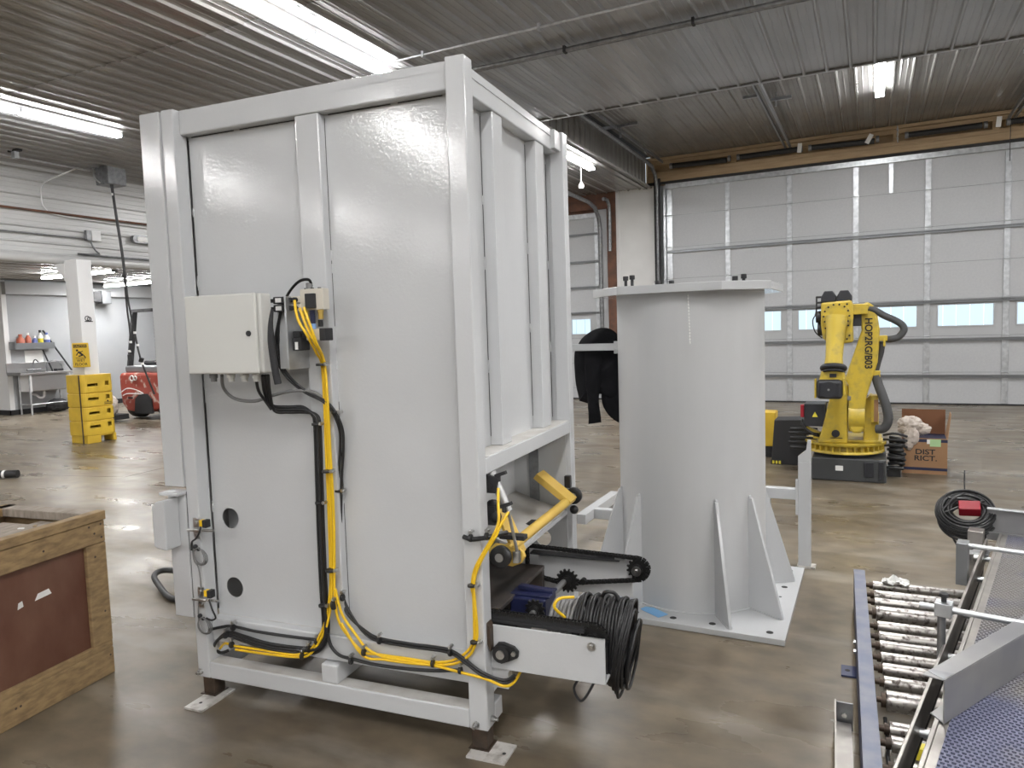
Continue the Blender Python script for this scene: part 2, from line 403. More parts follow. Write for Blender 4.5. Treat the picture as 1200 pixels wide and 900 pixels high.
# ---- door wall
DX0, DX1, DTOP = -3.58, 5.2, 4.19
LX0, LX1 = -8.6, -4.99
wf = tag(empty('wall_front'), kind='structure')
MB().box(-4.53, YF, 0, -3.72, YF + .1, ZC + .06).build('wall_panel', M['wall'], wf)
MB().box(-22, YF, 0, LX0 - .1, YF + .1, ZC + .06).build('wall_panel', M['wallg'], wf)
MB().box(DX1, YF, 0, XR, YF + .1, ZR).build('wall_panel', M['wall'], wf)
MB().box(-3.72, YF + .07, 0, DX0 + .02, YF + .1, ZR).build('jamb', M['door'], wf)
MB().box(-3.98, YF + .02, 4.20, XR, YF + .1, ZR + .03).build('header_core', M['wood'], wf)
MB().box(-9, YF + .02, 3.7, -4.5, YF + .1, ZC + .03).build('header_core', M['woodr'], wf)
for (z0, z1, dy) in ((4.25, 4.365, .09), (4.37, 4.44, .07), (4.57, 4.64, .07), (4.645, 4.70, .10)):
    MB().box(-3.93, YF - dy, z0, XR, YF + .02, z1).build('header_board', M['wood'], wf, bev=.003)
for x in (-3.85, -2.3, -1.25, -.02, .35, 1.75, 2.0, 3.2):
    MB().box(x - .05, YF - .075, 4.44, x + .05, YF + .02, 4.57).build('header_block', M['wood'], wf)
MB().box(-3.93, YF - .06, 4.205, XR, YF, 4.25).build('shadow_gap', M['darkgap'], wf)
MB().box(-4.78, YF - .06, 0, -4.60, YF + .05, 3.98).build('jamb_post', M['woodr'], wf)
MB().box(-9, YF - .05, 3.86, -4.60, YF + .04, 4.02).build('header_board', M['woodr'], wf)
MB().box(-5.0, YF + .0, 0, -4.58, YF + .1, 3.9).build('jamb', M['door'], wf)
MB().box(-4.60, YF - .02, 0, -4.53, YF + .05, ZC).build('corner_trim', M['wallw'], wf)
MB().box(-3.76, YF - .012, 0, -3.70, YF + .05, 4.2).build('corner_trim', M['wall'], wf)

def garage_door(name, x0, x1, zs, stiles, rails, win_z, wins, top):
    d = tag(empty(name), kind='structure')
    for i in range(len(zs) - 1):
        z0, z1 = zs[i], zs[i + 1]
        is_w = abs(z0 - win_z[2]) < .01
        if not is_w:
            MB().box(x0, YF + .005, z0 + .004, x1, YF + .05, z1 - .004).build('door_section', M['door'], d)
        else:
            mb = MB(); a, b = win_z[0], win_z[1]
            mb.box(x0, YF + .005, z0 + .004, x1, YF + .05, a); mb.box(x0, YF + .005, b, x1, YF + .05, z1 - .004)
            xs = [x0] + [v for wn in wins for v in wn] + [x1]
            for k in range(0, len(xs), 2): mb.box(xs[k], YF + .005, a, xs[k + 1], YF + .05, b)
            so = mb.build('window_section', M['doorf'], d)
            for (u0, u1) in wins:
                fr = MB()
                fr.box(u0 - .02, YF - .006, a - .02, u1 + .02, YF + .006, a); fr.box(u0 - .02, YF - .006, b, u1 + .02, YF + .006, b + .02)
                fr.box(u0 - .02, YF - .006, a, u0, YF + .006, b); fr.box(u1, YF - .006, a, u1 + .02, YF + .006, b)
                fr.build('window_frame', M['door'], so)
                MB().box(u0, YF + .02, a, u1, YF + .024, b).build('pane', M['glass'], so)
    for z in zs[1:-1]: MB().box(x0, YF + .012, z - .006, x1, YF + .046, z + .006).build('seam', M['strut'], d)
    for sx, wd in stiles:
        for i in range(len(zs) - 1):
            z0, z1 = zs[i] + .015, zs[i + 1] - .015
            mb = MB(); mb.box(sx - wd / 2, YF - .004, z0, sx + wd / 2, YF + .006, z1)
            mb.box(sx - wd / 2, YF - .012, z0, sx - wd / 2 + .006, YF, z1); mb.box(sx + wd / 2 - .006, YF - .012, z0, sx + wd / 2, YF, z1)
            mb.build('stile', M['galv'], d)
            if i: 
                h = MB(); h.box(sx - wd * .45, YF - .02, zs[i] - .035, sx + wd * .45, YF - .004, zs[i] + .035); h.cyl((sx - wd * .6, YF - .022, zs[i]), (sx + wd * .6, YF - .022, zs[i]), .011, n=8)
                h.build('hinge', M['galv'], d)
    for rz, hh in rails:
        mb = MB(); mb.box(x0, YF - .045, rz - hh / 2, x1, YF - .015, rz - hh / 2 + .012); mb.box(x0, YF - .05, rz + hh / 2 - .012, x1, YF - .015, rz + hh / 2)
        mb.box(x0, YF - .02, rz - hh / 2, x1, YF - .012, rz + hh / 2)
        mb.build('strut', M['strut'], d)
    MB().box(x0, YF - .05, top - .09, x1, YF + .01, top).build('top_rail', M['galv'], d)
    mb = MB(); mb.box(x0, YF - .01, 0.0, x1, YF + .06, .022); mb.build('bottom_seal', M['blackm'], d)
    return d
PX = [-3.5, -2.431, -1.345, -.262, .826, 1.938, 3.03, 4.12, 5.15]
wins = [((PX[i] + PX[i + 1]) / 2 - .39, (PX[i] + PX[i + 1]) / 2 + .39) for i in range(len(PX) - 1)]
dr = garage_door('door_1', DX0, DX1, [.022, .55, 1.16, 1.77, 2.385, 2.99, 3.60, 4.12], [(p, .085) for p in PX[1:]] + [(-3.52, .10), (-3.62, .05)],
            [(2.905, .05), (1.735, .05), (1.10, .05), (.485, .05)], (1.33, 1.675, 1.16), wins, 4.20)
MB().box(.245, YF - .01, 3.61, .31, YF + .006, 4.10).build('stile', M['galv'], dr)
LP = [-5.05, -6.1, -7.2, -8.3]
lw = [(-5.43 - .0, -5.08)] 
garage_door('door_2', LX0, LX1, [.022, .24, .75, 1.27, 1.80, 2.33, 2.85, 3.40, 3.76], [(-5.03, .07)], [(3.385, .04), (2.83, .04), (2.31, .04), (1.79, .04)],
            (1.36, 1.66, 1.27), [(-8.3, -7.6), (-6.9, -6.2), (-5.62, -5.20)], 3.80)
# outdoors seen through the panes
sd = tag(empty('trim_3'), kind='structure')
for k in range(110):
    x = -16 + k * .33
    MB().box(x, 24, -.1, x + .310, 24.06, 7.5).build('siding_board', M['siding'], sd)

# vertical and curved door tracks, torsion springs
trk = thing('door_track', 'galvanized curved track and ceiling rail of the wide garage door at its left jamb', 'track', (-3.70, 13.95, 0))
mb = MB((3.70, -13.95, 0))
pts = [(-3.72, 13.93, .05), (-3.72, 13.93, 3.9), (-3.72, 13.90, 4.15), (-3.72, 13.78, 4.36), (-3.72, 13.55, 4.47), (-3.72, 13.2, 4.5), (-3.72, 8.85, 4.52)]
mb.tube(pts, .034, 6, 1); mb.build('rail', M['galvd'], trk)
mb = MB((3.70, -13.95, 0)); mb.box(-3.80, 13.97, .02, -3.755, 14.04, 4.35); mb.box(-3.70, 13.9, 0.02, -3.665, 13.96, 4.30); mb.build('angle', M['blackm'], trk)
mb = MB((3.70, -13.95, 0)); mb.bar((-3.60, 8.75, 4.60), (-3.60, 13.9, 4.60), .02, .05); mb.build('angle', M['galvd'], trk)
mb = MB((3.70, -13.95, 0)); mb.box(-3.92, 11.3, 4.66, -3.32, 11.35, 4.70); mb.box(-3.62, 11.31, 4.5, -3.59, 11.34, 4.7); mb.build('hanger', M['galvd'], trk)
trk2 = thing('door_track', 'galvanized curved track of the small garage door beside the white pier', 'track', (-4.9, 13.95, 0))
mb = MB((4.9, -13.95, 0)); mb.tube([(-4.90, 13.93, .05), (-4.90, 13.93, 3.45), (-4.90, 13.86, 3.66), (-4.90, 13.66, 3.84), (-4.90, 13.3, 3.90), (-4.90, 9.4, 3.95)], .04, 6, 1); mb.build('rail', M['galvd'], trk2)
mb = MB((4.9, -13.95, 0)); mb.tube([(-4.70, 13.93, 3.0), (-4.70, 13.93, 3.9), (-4.74, 13.7, 4.0)], .035, 8, 3); mb.build('duct', M['galvd'], trk2)
for (x, lab, hx) in ((-1.36, 'dark twin ceiling rail running to the middle of the wide garage door header', .3), (1.93, 'dark twin ceiling rail at the right end of the wide garage door header', .3)):
    t = thing('ceiling_rail', lab, 'rail', (x, 11.5, 4.55))
    mb = MB((-x, -11.5, -4.55)); mb.bar((x - .03, 8.75, 4.56), (x - .03, 13.9, 4.56), .022, .05); mb.bar((x + .05, 8.75, 4.56), (x + .05, 13.9, 4.56), .03, .05); mb.build('rail', M['strut'], t)
    mb = MB((-x, -11.5, -4.55)); mb.box(x + .12, 11.0, 4.52, x + .14, 11.05, 4.70); mb.box(x + .06, 11.0, 4.60, x + .34, 11.05, 4.64); mb.build('hanger', M['strut'], t)
    mb = MB((-x, -11.5, -4.55)); mb.box(x - .30, 10.9, 4.66, x - .10, 10.94, 4.70); mb.build('hanger', M['strut'], t)
SPR = [(-3.42, -2.40, 'leftmost black torsion spring above the wide garage door'), (-2.19, -1.18, 'second black torsion spring from the left above the wide garage door'),
       (-.98, .02, 'black torsion spring above the wide garage door, right above the yellow robot'), (.50, 1.55, 'black torsion spring just right of the chain on the garage door header'), (1.9, 3.0, 'rightmost visible black torsion spring on the garage door header')]
for i, (a, b, lab) in enumerate(SPR):
    t = thing('torsion_spring', lab, 'spring', ((a + b) / 2, 13.86, 4.5), group='torsion springs along the header')
    c0 = (a + b) / 2; mb = MB((-c0, -13.86, -4.5)); L_ = b - a; n = 34
    prof = []
    for k in range(n * 2 + 1): prof.append((L_ * k / (2 * n), .052 if k % 2 else .044))
    sag = [-.012, 0, -.014, .0, 0][i]
    mb.lathe((a, 13.86, 4.495), (L_, 0, sag * 2), prof, 12); mb.build('coil', M['black'], t)
    for x in (a - .03, b + .02):
        mb = MB((-c0, -13.86, -4.5)); mb.cyl((x, 13.86, 4.495), (x + .05, 13.86, 4.495), .055, n=12); mb.build('cone', M['galvd'], t)
for x, rz_ in ((-.06, .5), (-1.15, .1), (1.76, .1)):
    t = MB((0, 0, 0), Matrix.Translation((x, 13.78, 4.50)) @ Matrix.Rotation(rz_, 4, 'Y')).box(-.035, -.003, -.08, .035, .003, .08).build('warning_tag', M['white'])
    tag(t, {-.06: 'tilted pale tag hanging at the end of the spring above the robot', -1.15: 'pale tag beside the dark ceiling rail on the header', 1.76: 'pale tag at the right of the header beside the far right spring'}[x], 'tag')
mb = MB(); 
for k in range(7): mb.torus((.36, 13.78, 4.62 - k * .035), (1, .3 * (k % 2), .2), .028, .007, 10, 6)
tag(mb.build('chain_hoist', M['galv']), 'small bunched silver chain on the wooden header above the garage door', 'chain')
mb = MB(); mb.tube([(1.93, 13.9, 4.5), (1.93, 13.92, 3.9)], .006, 6, 1); tag(mb.build('pull_rope', M['blackm']), 'thin dark rope hanging at the right of the garage door header', 'rope')

# ---- ceiling conduits
for (y, r_, lab, m_) in ((5.93, .011, 'thin white conduit crossing the ceiling just behind the cabinet top', 'galv'), (6.52, .022, 'thicker galvanized conduit crossing the ceiling, farther of the two', 'galvd')):
    t = thing('conduit', lab, 'conduit', (0, y, ZC - .06))
    mb = MB((0, -y, -(ZC - .06))); mb.cyl((-4.25 if y < 6 else -6.5, y, ZC - .06), (6.1, y, ZC - .06), r_, n=10); mb.build('pipe', M[m_], t)
    if y > 6:
        mb = MB((0, -y, -(ZC - .06))); mb.cyl((-6.5, y + .09, ZC - .05), (6.1, y + .09, ZC - .05), .009, n=8); mb.build('pipe', M[m_], t)
    for x in (-3.8, -2.6, -1.4, -.2, 1.0):
        mb = MB((0, -y, -(ZC - .06))); mb.box(x - .012, y - r_ - .01, ZC - .09, x + .012, y + r_ + .01, ZC - .03); mb.build('strap', M['blackm'] if y > 6 else M['galv'], t)

# ---- light fixtures (tandem fluorescent strips)
def fixture(x, y0, z, lab, group, visible_lamp=True, watts=LAMP_W, ln=2.44):
    t = thing('ceiling_light', lab, 'ceiling light', (x, y0 + ln / 2, z), group=group)
    mb = MB(); mb.box(-.045, -ln / 2, .03, .045, ln / 2, .075); mb.build('housing', M['wallw'], t)
    for sx in (-.035, .035):
        for k in (0, 1):
            a = -ln / 2 + .02 + k * ln / 2; b = a + ln / 2 - .05
            mb = MB(); mb.cyl((sx, a, 0), (sx, b, 0), .018, n=10); mb.build('tube', M['tube'], t)
    for yy in (-ln / 2, -.012, ln / 2 - .02):
        mb = MB(); mb.box(-.06, yy, -.02, .06, yy + .022, .03); mb.build('socket', M['galvd'], t)
    ld = bpy.data.lights.new('lamp', 'AREA'); ld.shape = 'RECTANGLE'; ld.size = .12; ld.size_y = ln - .1; ld.energy = watts; ld.color = (1, .985, .97)
    lo = bpy.data.objects.new('lamp', ld); col.objects.link(lo); lo.parent = t; lo.location = (0, 0, -.035)
    return t
G = 'tandem strip lights under the ribbed ceiling'
fixture(-4.36, 3.80, 4.10, 'bright twin tube strip light above the tall gray cabinet', G)
fixture(-8.52, 3.72, 4.10, 'bright twin tube strip light at the upper left, nearest the corrugated bulkhead', G)
fixture(.08, 9.30, 4.63, 'short looking strip light under the raised ceiling before the wide garage door', G)
cord_lamp = fixture(-4.16, 9.05, 4.10, 'strip light under the lowered ceiling beyond the cabinet, with a pull cord', G)
for x in (-8.52, -4.36, .0, 4.2, 8.4):  # rows continue the visible spacing; the far right row is added for side light
    for yc in (5.0, -.2, -5.4, -10.6, -15.8):
        if (yc in (5.0, -.2) and x in (-8.52, -4.36) and (yc, x) != (-.2, -8.52)) or (yc < -8 and x > -1): continue
        fixture(x, yc - 1.22, 4.10, 'unseen strip light under the ribbed ceiling, far right row added for side light', G, ln=2.44 if yc > -5 else 3.4)
fixture(-8.52, 9.3, 4.10, 'unseen strip light under the ribbed ceiling, far right row added for side light', G)
fixture(8.4, 9.3, 4.63, 'unseen strip light under the ribbed ceiling, far right row added for side light', G)  # unseen lamp of the added row that brightens right-facing sides
fixture(4.2, 9.3, 4.63, 'unseen strip light under the ribbed ceiling, far right row added for side light', G)
for x, y, lab, ln in ((-13.7, 8.8, 'strip light in the low annex, passing behind the white column', 2.2), (-15.2, 11.05, 'farther strip light in the low annex, above the red forklift', 2.0)):
    q = fixture(x, y - ln / 2, 2.82, lab, 'strip lights in the annex', watts=60, ln=ln); q.rotation_euler = (0, 0, PI / 2)
fixture(-16.0, 3.0, 2.84, 'strip light in the annex outside the picture', 'strip lights in the annex', watts=75)
fixture(-16.0, -3.0, 2.84, 'strip light in the annex outside the picture', 'strip lights in the annex', watts=75)
mb = MB(); mb.cyl((-.15, 1.10, -.21), (-.15, 1.10, .03), .006, n=6); pcd = mb.build('pull_cord', M['white'], cord_lamp)
mb = MB((-.15, 1.10, -.31)); mb.lathe((0, 0, 0), (0, 0, 1), [(0, .04), (.05, .045), (.1, .012)], 10); mb.build('weight', M['white'], pcd)

# ================================================================ tall gray machine enclosure (local frame: x along the wide face, y into depth)
mc = thing('machine_enclosure', 'tall light gray steel machine enclosure with recessed panels, standing on four bolted feet', 'machine', (-1.224, 2.157, 0), math.radians(4.89))
P_ = M['paint']
ZT = 2.441
def part(mb, name, m_, bev=0.0, label=None, parent=mc, kind=None): return mb.build(name, m_, parent, bev, label, kind)
part(MB().box(-.073, 0, .08, 0, .068, ZT), 'post', P_, .005)
part(MB().box(-1.352, 0, .08, -1.288, .068, ZT), 'post', P_, .005)
part(MB().box(-.07, 1.09, .08, 0, 1.158, ZT), 'post', P_, .005)
part(MB().box(-1.352, 1.09, .08, -1.288, 1.158, ZT), 'post', P_, .005)
part(MB().box(-1.470, 0.001, .90, -1.365, .05, ZT - .001), 'side_channel', P_, .004)
part(MB().box(-1.365, .012, .90, -1.352, .05, ZT - .003), 'weld_strip', P_)
part(MB().box(-1.288, .030, 2.343, -.073, .10, ZT - .001), 'top_beam', P_, .005)
part(MB().box(-.103, .068, 2.345, -.033, 1.09, ZT - .001), 'top_beam', P_, .005)
part(MB().box(-1.288, 1.09, 2.343, -.07, 1.15, ZT - .001), 'top_beam', P_, .005)
part(MB().box(-1.352, .068, 2.343, -1.288, 1.09, ZT - .001), 'top_beam', P_, .005)
part(MB().box(-.06, 1.005, 2.35, -.012, 1.09, 2.436), 'gusset_block', P_, .004)
part(MB().box(-1.288, .002, .08, -.073, .068, .151), 'bottom_beam', P_, .005)
part(MB().box(-1.352, .068, .08, -1.288, 1.09, .151), 'bottom_beam', P_, .005)
part(MB().box(-.07, .068, .08, 0, .14, .151), 'bottom_beam', P_, .005)
part(MB().box(-1.288, 1.09, .08, -.07, 1.158, .151), 'bottom_beam', P_, .005)
part(MB().box(-1.288, .030, .234, -.073, .098, .337), 'fascia_beam', P_, .005)
part(MB().box(-.725, .035, .337, -.618, .098, 2.343), 'stud', P_, .005)
part(MB().box(-.138, .075, .337, -.10, .098, 2.343), 'stud', P_, .003)
part(MB().box(-.716, .004, .152, -.640, .55, .228), 'fork_tube', P_, .006)
part(MB().box(-.10, .068, 1.002, -.001, 1.09, 1.062), 'mid_beam', [P_], .004)
part(MB().box(-.094, .07, 1.0622, -.006, 1.088, 1.064), 'dust_layer', M['dirty'])
part(MB().box(-1.284, .072, .3372, -.727, .098, .3385), 'dust_layer', M['dirty'])
part(MB().box(-.616, .072, .3372, -.102, .098, .3385), 'dust_layer', M['dirty'])
part(MB().box(-1.284, .006, .1512, -.075, .066, .1525), 'dust_layer', M['dirty'])
part(MB().box(-.10, .325, 1.064, -.040, .425, 2.345), 'stud', P_, .004)
part(MB().box(-.10, .810, 1.064, -.040, .920, 2.345), 'stud', P_, .004)
# panels
def holed(mb, cx, cz, hw, hh, r, y, th=.004, n=32):
    ins = []; out = []
    for i in range(n):
        t = 2 * PI * i / n; c, s_ = math.cos(t), math.sin(t)
        ins.append((cx + r * c, cz + r * s_)); k = min(hw / abs(c) if abs(c) > 1e-6 else 9, hh / abs(s_) if abs(s_) > 1e-6 else 9)
        out.append((cx + k * c, cz + k * s_))
    # include the four corners by snapping the nearest outline points
    for (qx, qz) in ((cx + hw, cz + hh), (cx - hw, cz + hh), (cx - hw, cz - hh), (cx + hw, cz - hh)):
        j = min(range(n), key=lambda i: (out[i][0] - qx) ** 2 + (out[i][1] - qz) ** 2); out[j] = (qx, qz)
    vs = [(p[0], y, p[1]) for p in ins] + [(p[0], y, p[1]) for p in out] + [(p[0], y + th, p[1]) for p in ins]
    fs = [(i, (i + 1) % n, n + (i + 1) % n, n + i) for i in range(n)] + [(i, 2 * n + i, 2 * n + (i + 1) % n, (i + 1) % n) for i in range(n)]
    mb.add(vs, fs)
pm = MB(); PY = .074
holed(pm, -1.193, .760, .06, .10, .044, PY); holed(pm, -1.193, .461, .06, .10, .044, PY)
pm.box(-1.253, PY, .561, -1.133, PY + .004, .660); pm.box(-1.253, PY, .860, -1.133, PY + .004, 2.350); pm.box(-1.253, PY, .332, -1.133, PY + .004, .361)
pm.box(-1.288, PY, .332, -1.253, PY + .004, 2.350); pm.box(-1.133, PY, .332, -.722, PY + .004, 2.350)
part(pm, 'panel', P_)
part(MB().box(-.620, PY, .332, -.10, PY + .004, 2.35), 'panel', P_)
part(MB().box(-1.285, .16, .62, -.73, .164, 2.3), 'inner_panel', M['paint2'])
part(MB().box(-1.285, .45, .20, -.73, .454, .6), 'inner_panel', M['blackm'])
for (a, b) in ((.068, .325), (.425, .81), (.92, 1.09)):
    part(MB().box(-.094, a, 1.064, -.090, b, 2.35), 'panel', P_)
part(MB().box(-1.35, .068, .33, -1.346, 1.09, 2.35), 'panel', P_)
part(MB().box(-1.288, 1.10, .62, -.07, 1.104, 2.35), 'panel', P_)
part(MB().box(-1.288, 1.10, .33, -.40, 1.104, .62), 'panel', P_)
part(MB().box(-1.346, .03, 2.405, -.03, 1.09, 2.41), 'roof_panel', P_)
# dark joints left between the stitch welds
sg = MB()
for (x, zs) in ((-1.2865, ((.36, .78), (.83, 1.25), (1.40, 1.72), (1.78, 2.02), (2.06, 2.33))), (-.6175, ((.40, .86), (.92, 1.26), (1.55, 1.80), (1.84, 2.33))), (-.727, ((1.1, 1.35),)), (-.0755, ((.36, .62), (.7, .82)))):
    for (a, b) in zs: sg.box(x - .0013, PY - .0012, a, x + .0013, PY + .001, b)
for (a, b) in ((-1.27, -1.05), (-1.02, -.74), (-.60, -.33), (-.30, -.12)): sg.box(a, PY - .0012, 2.339, b, PY + .001, 2.3425)
for (y, zs) in ((.3235, ((1.10, 1.35), (1.40, 1.75), (1.80, 2.0), (2.03, 2.33))), (.8085, ((1.12, 1.50), (1.54, 1.85), (1.9, 2.33))), (1.0885, ((1.08, 1.4), (1.45, 1.8), (1.84, 2.3)))):
    for (a, b) in zs: sg.box(-.0905, y - .002, a, -.0885, y + .002, b)
part(sg, 'weld_gap', M['darkgap'], kind='stuff')
wb = MB()
for x, z in ((-1.286, .80), (-1.286, 1.32), (-1.286, 1.75), (-1.286, 2.04), (-.617, .89), (-.617, 1.40), (-.617, 1.82), (-.617, 1.77)): wb.ball((x, PY, z), .005, 6, (1, 1, 4))
for y, z in ((.3235, 1.375), (.3235, 1.775), (.3235, 2.015), (.8085, 1.52), (.8085, 1.87), (1.0885, 1.42), (1.0885, 1.82)): wb.ball((-.089, y, z), .005, 6, (1, 1, 4))
part(wb, 'weld_bead', M['paint'], kind='stuff')

# feet
for (x, y, lx) in ((-.037, .034, 0), (-1.262, .034, 1), (-.037, 1.12, 0), (-1.32, 1.12, 0)):
    x_ = x if not lx else -1.300
    ft = part(MB().box(x_ - .031, y - .031, .009, x_ + .031, y + .031, .30 if lx == 2 else .081), 'foot', M['raw'], .004)
    mb = MB()
    if not lx: mb.box(x - .03, y - .085, 0, x + .118, y + .035, .008)
    else: mb.box(x_ - .02, y - .15, 0, x_ + .075, y + .04, .008)
    mb.build('foot_plate', M['plate'], ft)
    mb = MB(); hx, hy = (x + .095, y - .03) if not lx else (x_ + .02, y - .10)
    mb.cyl((hx, hy, .008), (hx, hy, .0086), .007, n=12); mb.build('bolt_hole', M['darkgap'], ft)
    mb = MB(); mb.box(x_ - .04, y - .04, .008, x_ + .04, y + .038, .011); mb.build('weld', M['raw'], ft)
for (p, d) in (((-.045, 0, .100), (0, -1, 0)), ((0, .035, .112), (1, 0, 0)), ((-1.335, 0, .105), (0, -1, 0)), ((0, 1.12, .112), (1, 0, 0))):
    mb = MB(); p = Vector(p); d = Vector(d)
    mb.cyl(p, p + d * .003, .013, n=16); mb.cyl(p + d * .003, p + d * .014, .0105, n=6); mb.cyl(p + d * .014, p + d * .026, .006, n=10)
    part(mb, 'leveling_bolt', M['steel'])

# left guard door with its handle box, latch pins and lanyard coils
gd = part(MB().box(-1.462, .004, .335, -1.362, .035, .868), 'guard_plate', P_, .003)
mb = MB(); mb.box(-1.462, -.04, .868, -1.362, .035, .882); mb.build('top_flange', P_, gd, .003)
mb = MB(); mb.prism([(-1.40, .86), (-1.40, .645), (-1.455, .652), (-1.47, .66), (-1.47, .83), (-1.445, .85)], 'y', -.075, .004); mb.build('handle_box', P_, gd, .006)
part(MB().box(-1.362, .010, .335, -1.352, .012, .88), 'hinge_gap', M['darkgap'])
for z in (.729, .432):
    br = part(MB().box(-1.318, -.006, z - .042, -1.288, 0, z + .045), 'latch_plate', M['steel'], .001)
    mb = MB()
    for dz in (-.028, .028): mb.cyl((-1.303, -.006, z + dz), (-1.303, -.014, z + dz), .008, n=6)
    mb.build('bolt', M['steel'], br)
    mb = MB(); mb.cyl((-1.335, -.02, z - .004), (-1.195, -.02, z + .004), .0055, n=10); mb.cyl((-1.30, -.02, z), (-1.255, -.02, z), .009, n=10); mb.build('latch_pin', M['steel'], br)
    mb = MB(); mb.box(-1.262, -.03, z + .018, -1.243, -.008, z + .045); mb.build('sensor', M['yellow'], br, .002, 'small yellow sensor')
    mb = MB(); mb.box(-1.242, -.034, z + .015, -1.222, -.006, z + .047); mb.build('sensor_cap', M['blackm'], br, .002)
    mb = MB(); mb.tube([(-1.252, -.03, z + .02), (-1.26, -.035, z - .01), (-1.285, -.03, z - .035), (-1.318, -.02, z - .055), (-1.322, -.02, z - .09)] if z > .6 else [(-1.235, -.03, z + .01), (-1.215, -.035, z - .03), (-1.205, -.03, z - .065), (-1.23, -.03, z - .078), (-1.26, -.025, z - .075)], .004, 6, 4); mb.build('lead', M['black'], br)
    mb = MB()
    for k in range(4): mb.torus((-1.285 + .002 * k, -.012 - .004 * k, z - .118 + .003 * k), (.1 * k - .1, 1, .1), .036 - .002 * (k % 2), .0022, 24, 5)
    mb.build('lanyard_coil', M['graycab'], br)
    mb = MB(); mb.ball((-1.30, -.02, z - .072), .010, 8); mb.ball((-1.283, -.02, z - .082), .008, 8); mb.build('lanyard_clip', M['blackm'], br)
part(MB().tube([(-1.325, -.01, .67), (-1.322, -.012, .60), (-1.30, -.01, .56), (-1.295, -.01, .48), (-1.315, -.01, .40), (-1.32, -.01, .33)], .003, 6, 4), 'lead', M['graycab'])

# control box
cb = part(MB().box(-1.120, -.150, 1.388, -.775, -.092, 1.678), 'control_box', M['box'], .006, 'pale beige gray control cabinet')
mb = MB(); mb.box(-1.122, -.166, 1.386, -.788, -.151, 1.680); mb.build('lid', M['box'], cb, .006)
mb = MB(); mb.cyl((-.822, -.166, 1.533), (-.822, -.171, 1.533), .010, n=20); mb.build('lock', M['blackm'], cb)
for x in (-1.045, -.96, -.895, -.838):
    mb = MB(); mb.cyl((x, -.12, 1.388), (x, -.12, 1.368), .016, n=12); mb.cyl((x, -.12, 1.368), (x, -.12, 1.354), .012, n=6); mb.build('cable_gland', M['graycab'] if x < -1 else M['box'], cb)
part(MB().box(-.80, -.03, 1.395, -.715, -.024, 1.665), 'back_plate', P_)
part(MB().box(-.722, -.086, 1.395, -.714, .035, 1.665), 'mount_rail', M['galv'])
part(MB().box(-1.10, -.085, 1.45, -1.07, .074, 1.50), 'mount_rail', M['galv'])
# pneumatic valves
vb = part(MB().box(-.678, -.05, 1.612, -.575, -.012, 1.690), 'valve_manifold', M['ivory'], .003, 'ivory pneumatic valve manifold')
mb = MB(); mb.box(-.648, -.062, 1.618, -.606, -.049, 1.672); mb.build('valve_cover', M['blackm'], vb, .002)
for z in (1.652, 1.622):
    mb = MB(); mb.box(-.728, -.055, z - .011, -.676, -.018, z + .013); mb.build('valve', M['ivory'], vb, .002)
    mb = MB(); mb.box(-.790, -.065, z - .012, -.728, -.02, z + .014); mb.box(-.815, -.055, z - .006, -.790, -.03, z + .008); mb.build('solenoid', M['blackm'], vb, .003)
    mb = MB(); mb.box(-.778, -.0665, z - .007, -.752, -.065, z + .009); mb.build('label', M['white'], vb)
    for x in (-.712, -.692): 
        mb = MB(); mb.cyl((x, -.055, z), (x, -.068, z), .009, n=10); mb.build('fitting', M['blackm'], vb)
mb = MB()
for x in (-.660, -.632, -.60): mb.cyl((x, -.035, 1.690), (x, -.035, 1.694), .007, n=10)
mb.build('port', M['blackm'], vb)
mb = MB(); mb.cyl((-.645, -.035, 1.690), (-.645, -.035, 1.712), .012, n=12); mb.build('elbow', M['graycab'], vb)
for x, m_ in ((-.668, 'brass'), (-.600, 'brass')):
    mb = MB(); mb.cyl((x, -.035, 1.612), (x, -.035, 1.602), .012, n=6); mb.cyl((x, -.035, 1.602), (x, -.035, 1.578), .010, n=12); mb.build('silencer', M[m_], vb)
mb = MB(); mb.cyl((-.637, -.035, 1.612), (-.637, -.035, 1.562), .010, n=12); mb.build('filter', M['navy'], vb)
mb = MB(); mb.cyl((-.637, -.035, 1.562), (-.637, -.035, 1.542), .011, n=12); mb.build('filter_bowl', M['bluep'], vb)
mb = MB(); mb.cyl((-.603, -.035, 1.575), (-.603, -.035, 1.55), .009, n=6); mb.build('coupling', M['blackm'], vb)
v2 = part(MB().box(-.655, -.055, 1.500, -.595, -.012, 1.542), 'lower_valve', M['ivory'], .003, 'small ivory valve')
mb = MB(); mb.box(-.595, -.058, 1.498, -.566, -.012, 1.544); mb.build('valve_cover', M['blackm'], v2, .003)
mb = MB(); mb.box(-.712, -.06, 1.512, -.68, -.02, 1.536); mb.box(-.708, -.07, 1.464, -.67, -.015, 1.512); mb.box(-.68, -.05, 1.505, -.655, -.015, 1.53); mb.build('solenoid', M['blackm'], v2, .003)
mb = MB(); mb.box(-.695, -.0715, 1.468, -.682, -.070, 1.496); mb.build('label', M['white'], v2)
